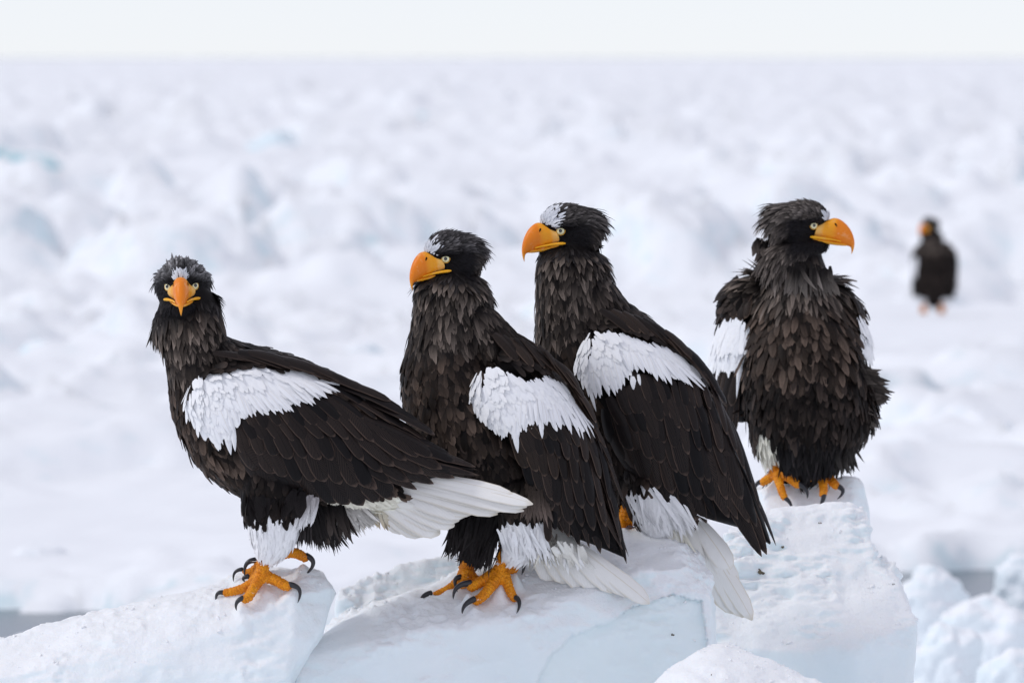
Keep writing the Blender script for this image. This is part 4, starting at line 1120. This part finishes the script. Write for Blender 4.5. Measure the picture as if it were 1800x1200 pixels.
e.tail([((1125, 850, 22), (1172, 952, 6), 44), ((1132, 858, 22), (1186, 968, 4), 46), ((1140, 865, 20), (1200, 978, 2), 48), ((1150, 870, 20), (1215, 985, 0), 50), ((1155, 870, 16), (1238, 1002, -4), 52), ((1160, 870, 14), (1256, 1030, -8), 50), ((1170, 875, 10), (1276, 1058, -12), 48), ((1180, 880, 6), (1295, 1077, -16), 44), ((1190, 885, 2), (1308, 1083, -20), 34), ((1200, 890, -2), (1323, 1088, -24), 28), ((1205, 890, -4), (1285, 1000, -20), 34)],
       [(1140, 830, 15, 50, 50), (1170, 890, 10, 40, 44), (1210, 945, 2, 26, 34), (1240, 990, -4, 8, 18)], nrm=(0.1, -1, 0.3))
BODY3 = [[(1003, 448, -8, 56, 52), (1001, 500, -4, 56, 55), (1003, 560, 0, 59, 60), (1014, 620, 4, 68, 72), (1058, 700, 8, 92, 92), (1105, 775, 12, 96, 98), (1150, 845, 12, 76, 80), (1195, 915, 12, 46, 50)],
         [(1028, 480, 4, 30, 45), (1066, 550, 4, 38, 58), (1123, 600, 8, 40, 70), (1184, 662, 8, 42, 72), (1236, 742, 5, 36, 54), (1280, 830, 0, 18, 30)],
         [(1135, 830, -40, 56, 48), (1150, 885, -42, 46, 40), (1160, 925, -34, 30, 28)],
         [(1060, 830, 10, 50, 48), (1085, 880, 15, 28, 28)]]
e.body(BODY3, [([(1000, 720), (1130, 720), (1130, 880), (1000, 880)], 'belly'), ([(1102, 838), (1180, 830), (1220, 900), (1220, 1000), (1102, 1000)], 'white'), ([(1058, 500), (1100, 525), (1220, 630), (1100, 580), (1060, 560)], 'mantle')], neck_y=590)
e.wisps('leg_feathers', [((1110, 860, -75), (1175, 850, -78), (1130, 915, -66), (1225, 930, -60), 240, 7, WHT, WHT, 6), ((1150, 905, -50), (1190, 920, -46), (1165, 960, -44), (1215, 980, -36), 160, 5, c3(.74, .72, .64), c3(.76, .73, .62), 5)], 'white_plumage')
e.wisps('leg_feathers', [((1100, 820, -86), (1140, 810, -88), (1106, 850, -84), (1145, 842, -84), 40, 14, DK * 1.3, c3(.05, .04, .036), 4), ((1140, 910, -40), (1165, 915, -38), (1150, 945, -38), (1172, 945, -34), 22, 8, BLK, c3(.05, .045, .04), 4), ((1085, 840, -50), (1100, 840, -48), (1088, 885, -48), (1104, 880, -46), 26, 8, BLK, BRN, 3)])
e.foot([(1108, 880, -25, 14), (1102, 895, -24, 13), (1100, 908, -22, 14)],
       [[(1104, 908, -24, 12), (1118, 914, -30, 9.5), (1134, 921, -34, 8)], [(1096, 910, -24, 11), (1080, 920, -30, 9), (1066, 926, -34, 8)], [(1098, 912, -18, 10), (1088, 924, -40, 9)]],
       [((1135, 917, -35), (1146, 923, -37), (1147, 938, -38), 5.0), ((1067, 921, -36), (1056, 926, -38), (1054, 940, -39), 5.0)])

# ---------------------------------------------------------------- eagle 4: fluffed, facing the viewer, head turned right
e = Eagle('fluffed up eagle standing face on at right, head turned to the right', 22.0, (1405, 846), seed=44)
e.head((1429, 395), -14, -6, 1.0, pitch=0, roll=0, near=-1, gaze=(.35, .94, .02), white=13, crown=c3(.14, .122, .11), nape=c3(.15, .125, .11), ruff=1.4)
e.wdir = npn(np.array([-.75, -.65, .1]))
e.wing([(1345, 505, 0), (1330, 545, -18), (1322, 600, -22), (1316, 660, -16), (1308, 710, -8), (1300, 745, 0)], [(1278, 525, 60), (1264, 560, 60), (1256, 605, 58), (1252, 650, 56), (1260, 700, 50), (1288, 748, 30)], [6, 14, 16, 14, 10, 4], [
  row([(1270, 640), (1300, 640)], [(1268, 730), (1292, 760)], 5, 17, 0.5, 'quill'),
  row([(1265, 620), (1305, 620)], [(1258, 700), (1290, 715)], 5, 18, 1.6, 'quill', 'brown_quill'),
  row([(1268, 590), (1310, 590)], [(1252, 650), (1275, 648), (1296, 652), (1302, 640)], 9, 14, 3.2, 'point', 'white_quill', 2),
  row([(1306, 600), (1310, 610)], [(1298, 700), (1302, 660)], 3, 9, 2.6, 'point', 'white_quill', 1),
  row([(1290, 500), (1325, 505)], [(1266, 560), (1315, 560)], 6, 19, 4.2, 'covert', 'brown_quill'),
  row([(1300, 492), (1335, 495)], [(1264, 535), (1315, 540)], 6, 18, 4.8, 'covert', 'brown_quill'),
 ], [(1312, 556), (1318, 575), (1312, 610), (1300, 632), (1270, 630), (1256, 620), (1266, 585), (1282, 560)], [(1290, 590, -105), (1305, 620, -100)], cap=60, small=None)
e.wdir = npn(np.array([.8, -.55, .1]))
e.wing([(1482, 525, -15), (1492, 580, -28), (1498, 630, -26), (1504, 660, -10)], [(1508, 540, 35), (1526, 590, 38), (1532, 625, 38), (1524, 668, 25)], [4, 8, 8, 3], [
  row([(1503, 560), (1516, 575)], [(1512, 632), (1528, 640)], 6, 11, 2.6, 'point', 'white_quill', 1),
  row([(1505, 600), (1522, 600)], [(1518, 665), (1529, 655)], 3, 10, 0.6, 'quill'),
  row([(1496, 525), (1508, 535)], [(1502, 560), (1520, 568)], 4, 14, 3.6, 'covert', 'brown_quill'),
 ], [(1499, 550), (1510, 556), (1522, 590), (1526, 615), (1514, 618), (1506, 600)], [(1510, 590, -75)], cap=60)
BODY4 = [[(1402, 438, -10, 40, 42), (1402, 480, -8, 46, 46), (1403, 530, -4, 68, 62), (1408, 595, 0, 94, 84), (1416, 665, 0, 106, 92), (1420, 730, -4, 98, 86), (1420, 780, -4, 70, 68), (1422, 815, 0, 44, 48)],
         [(1345, 500, 20, 24, 30), (1305, 530, 30, 26, 34), (1296, 580, 40, 26, 36), (1294, 640, 40, 24, 34), (1306, 700, 25, 20, 28)], [(1450, 505, 15, 24, 32), (1482, 545, 25, 20, 32), (1492, 590, 25, 18, 34), (1497, 650, 15, 26, 36), (1490, 720, 0, 44, 46), (1478, 770, 0, 28, 34)],
         [(1362, 720, -10, 46, 46), (1352, 770, -10, 26, 28), (1358, 798, -12, 16, 17)], [(1452, 760, -5, 44, 44), (1446, 805, -4, 28, 28), (1442, 825, -4, 14, 14)],
         [(1420, 800, 40, 40, 16), (1400, 850, 70, 40, 12), (1385, 900, 90, 36, 8)]]
e.body(BODY4, [([(1200, 640), (1600, 640), (1600, 760), (1200, 760)], 'belly'), ([(1330, 735), (1366, 742), (1368, 850), (1300, 850)], 'cream'), ([(1366, 750), (1500, 750), (1500, 900), (1366, 900)], 'dark'), ([(1255, 490), (1330, 490), (1330, 540), (1255, 560)], 'mantle')], neck_y=520, dens=1.0, shag=1.5)
e.wisps('body_feathers', [((1490, 640, -20), (1505, 690, -15), (1545, 665, -15), (1560, 700, -10), 90, 11, DK, c3(.085, .07, .06), 6), ((1480, 690, -40), (1500, 730, -30), (1520, 735, -30), (1545, 745, -25), 60, 10, DK, c3(.12, .10, .088), 6),
                          ((1450, 760, -45), (1490, 750, -40), (1460, 830, -40), (1495, 825, -34), 90, 8, BLK, c3(.05, .044, .04), 6), ((1370, 775, -70), (1460, 775, -70), (1380, 835, -50), (1450, 838, -46), 140, 9, BLK, c3(.02, .018, .019), 6),
                          ((1340, 420, -15), (1350, 470, -20), (1335, 450, -20), (1345, 500, -26), 60, 9, DK, c3(.14, .115, .1), 5), ((1390, 470, -58), (1450, 470, -58), (1385, 520, -66), (1470, 515, -60), 60, 9, DK * 1.2, c3(.15, .13, .115), 5)])
e.foot([(1354, 785, -12, 11), (1358, 800, -12, 9.5), (1361, 818, -14, 10), (1364, 830, -16, 11.5)],
       [[(1362, 832, -16, 10), (1350, 840, -14, 8), (1338, 848, -14, 7)], [(1365, 834, -28, 9), (1369, 848, -42, 7.5), (1373, 862, -52, 7), (1378, 873, -58, 6)], [(1370, 830, -18, 10), (1384, 836, -36, 8.5), (1396, 845, -44, 8), (1403, 851, -48, 7)]],
       [((1377, 871, -59), (1387, 881, -62), (1390, 894, -64), 4.2), ((1401, 847, -49), (1415, 858, -53), (1417, 873, -55), 5.0), ((1336, 846, -15), (1328, 852, -17), (1327, 864, -18), 4.2)])
e.foot([(1446, 805, -6, 11), (1442, 820, -8, 9), (1440, 832, -12, 10)],
       [[(1441, 832, -14, 9), (1445, 846, -38, 8), (1446, 858, -50, 7.5), (1444, 868, -56, 6.5)], [(1446, 828, -12, 9), (1456, 838, -18, 8), (1464, 847, -32, 8), (1471, 854, -36, 7)], [(1436, 834, -14, 8), (1426, 838, -28, 6), (1419, 842, -32, 5)]],
       [((1446, 866, -58), (1443, 879, -61), (1435, 891, -63), 4.6), ((1473, 853, -38), (1480, 862, -41), (1470, 875, -43), 4.6), ((1419, 834, -33), (1414, 843, -37), (1410, 853, -38), 4.6)])

# ---------------------------------------------------------------- eagle 5: far off, out of focus
e = Eagle('small distant eagle out on the pack ice, blurred, behind the others', 71.5, (1640, 2200), at=(1639, 549), mag=4.0, seed=55)
v4 = lambda x, y, *r: (1640 + (x - 1639) * 4, 2200 + (y - 549) * 4, *r)
e.head((v4(1634, 397)), -14, 236, 1.42, pitch=0, roll=0, near=1, white=8, bs=.85, ruff=0.7)
e.wdir = npn(np.array([-.8, -.6, .1]))
e.wing([v4(1612, 440, -30), v4(1611, 470, -50), v4(1612, 520, -30)], [v4(1604, 445, 30), v4(1602, 480, 30), v4(1606, 525, 10)], [6, 14, 6],
       [row([v4(1605, 452), v4(1611, 452)], [v4(1603, 490), v4(1610, 490)], 5, 18, 3, 'point', 'white_quill'), row([v4(1605, 470), v4(1611, 470)], [v4(1606, 522), v4(1612, 520)], 4, 22, 1, 'quill')], cap=60)
e.wdir = npn(np.array([.8, -.6, .1]))
e.wing([v4(1674, 440, -30), v4(1677, 470, -50), v4(1675, 515, -30)], [v4(1680, 445, 30), v4(1684, 480, 30), v4(1680, 520, 10)], [6, 14, 6],
       [row([v4(1675, 460), v4(1681, 460)], [v4(1676, 518), v4(1682, 515)], 4, 22, 1, 'quill')], cap=60)
e.body([[v4(1640, 410, -10, 62, 58), v4(1640, 424, -6, 72, 66), v4(1642, 446, 0, 112, 90), v4(1643, 480, 0, 128, 96), v4(1643, 505, -4, 112, 88), v4(1642, 525, 0, 70, 64), v4(1642, 535, 0, 40, 44)],
        [v4(1626, 432, 10, 36, 40), v4(1613, 448, 14, 36, 40), v4(1610, 474, 20, 30, 40), v4(1612, 510, 15, 24, 30)], [v4(1658, 432, 10, 36, 40), v4(1672, 448, 14, 36, 40), v4(1676, 474, 20, 30, 40), v4(1674, 508, 15, 24, 30)],
        [v4(1618, 515, -5, 44, 40), v4(1620, 532, -5, 30, 30), v4(1622, 539, -8, 16, 16)], [v4(1668, 515, -5, 40, 40), v4(1662, 532, -5, 30, 30), v4(1656, 539, -8, 16, 16)]],
       [([v4(1600, 517), v4(1628, 517), v4(1630, 545), v4(1600, 545)], 'white'), ([v4(1656, 519), v4(1685, 519), v4(1685, 545), v4(1656, 545)], 'white')], voxel=6, default='belly', count=20000, neck_y=2200 + (440 - 549) * 4, dens=.8)
for cx in (1623, 1655):
    e.foot([v4(cx, 534, -10, 20), v4(cx, 541, -14, 20), v4(cx, 545, -16, 22)], [[v4(cx, 545, -16, 17), v4(cx - 4, 549, -40, 12)], [v4(cx, 545, -16, 17), v4(cx + 4, 549, -40, 12)], [v4(cx, 545, -12, 12), v4(cx + 1, 549, 16, 8)]],
           [(v4(cx - 3, 548, -42), v4(cx - 3.5, 549, -50), v4(cx - 3.5, 551, -54), 5), (v4(cx + 3, 548, -42), v4(cx + 3.5, 549, -50), v4(cx + 3.5, 551, -54), 5)])

# ---------------------------------------------------------------- scraps on the snow
dg = bpy.context.evaluated_depsgraph_get()
def scrap(label, px, py, size, seed, mat='grit'):
    """A crumb of dirt, lying where the pixel's ray meets the snow."""
    d = pix(px, py, 20.0) - Vector((0, 0, CAM_H))
    hit, loc, nrm, i, ob, mx = SC.ray_cast(dg, (0, 0, CAM_H), d.normalized())
    if not hit or not ob.name.startswith('ice_block'): return
    rnd = random.Random(seed); s = size * 20.5 / FPX
    parts = []
    for j in range(3):
        c = Vector((rnd.uniform(-.4, .4), rnd.uniform(-.3, .3), rnd.uniform(-.35, .35))) * s
        parts.append(hull([c + Vector((rnd.gauss(0, 1), rnd.gauss(0, 1), rnd.gauss(0, 1))).normalized() * s * rnd.uniform(.2, .45) for _ in range(14)]))
    V, F = join(parts)
    o = mk('dirt_scrap', V, F, M[mat], smooth=False); o.location = loc
    tag(o, label, 'dirt', 'dirt scraps on the snow')
for a in [('dark mottled scrap on the snow right of the third eagle\'s tail', 1338, 1006, 13, 1), ('thin dark crumb on the snow below the fluffed eagle', 1441, 919, 6, 2), ('tiny dark crumb near the wing tip of the third eagle', 1376, 961, 6, 3),
          ('small dark speck on the front of the centre block', 1182, 1115, 5, 4), ('brown speck on the right edge of the crusty block', 1571, 1027, 4, 5), ('faint brown speck on the low hump at the bottom', 1250, 1185, 4, 6)]:
    scrap(*a)
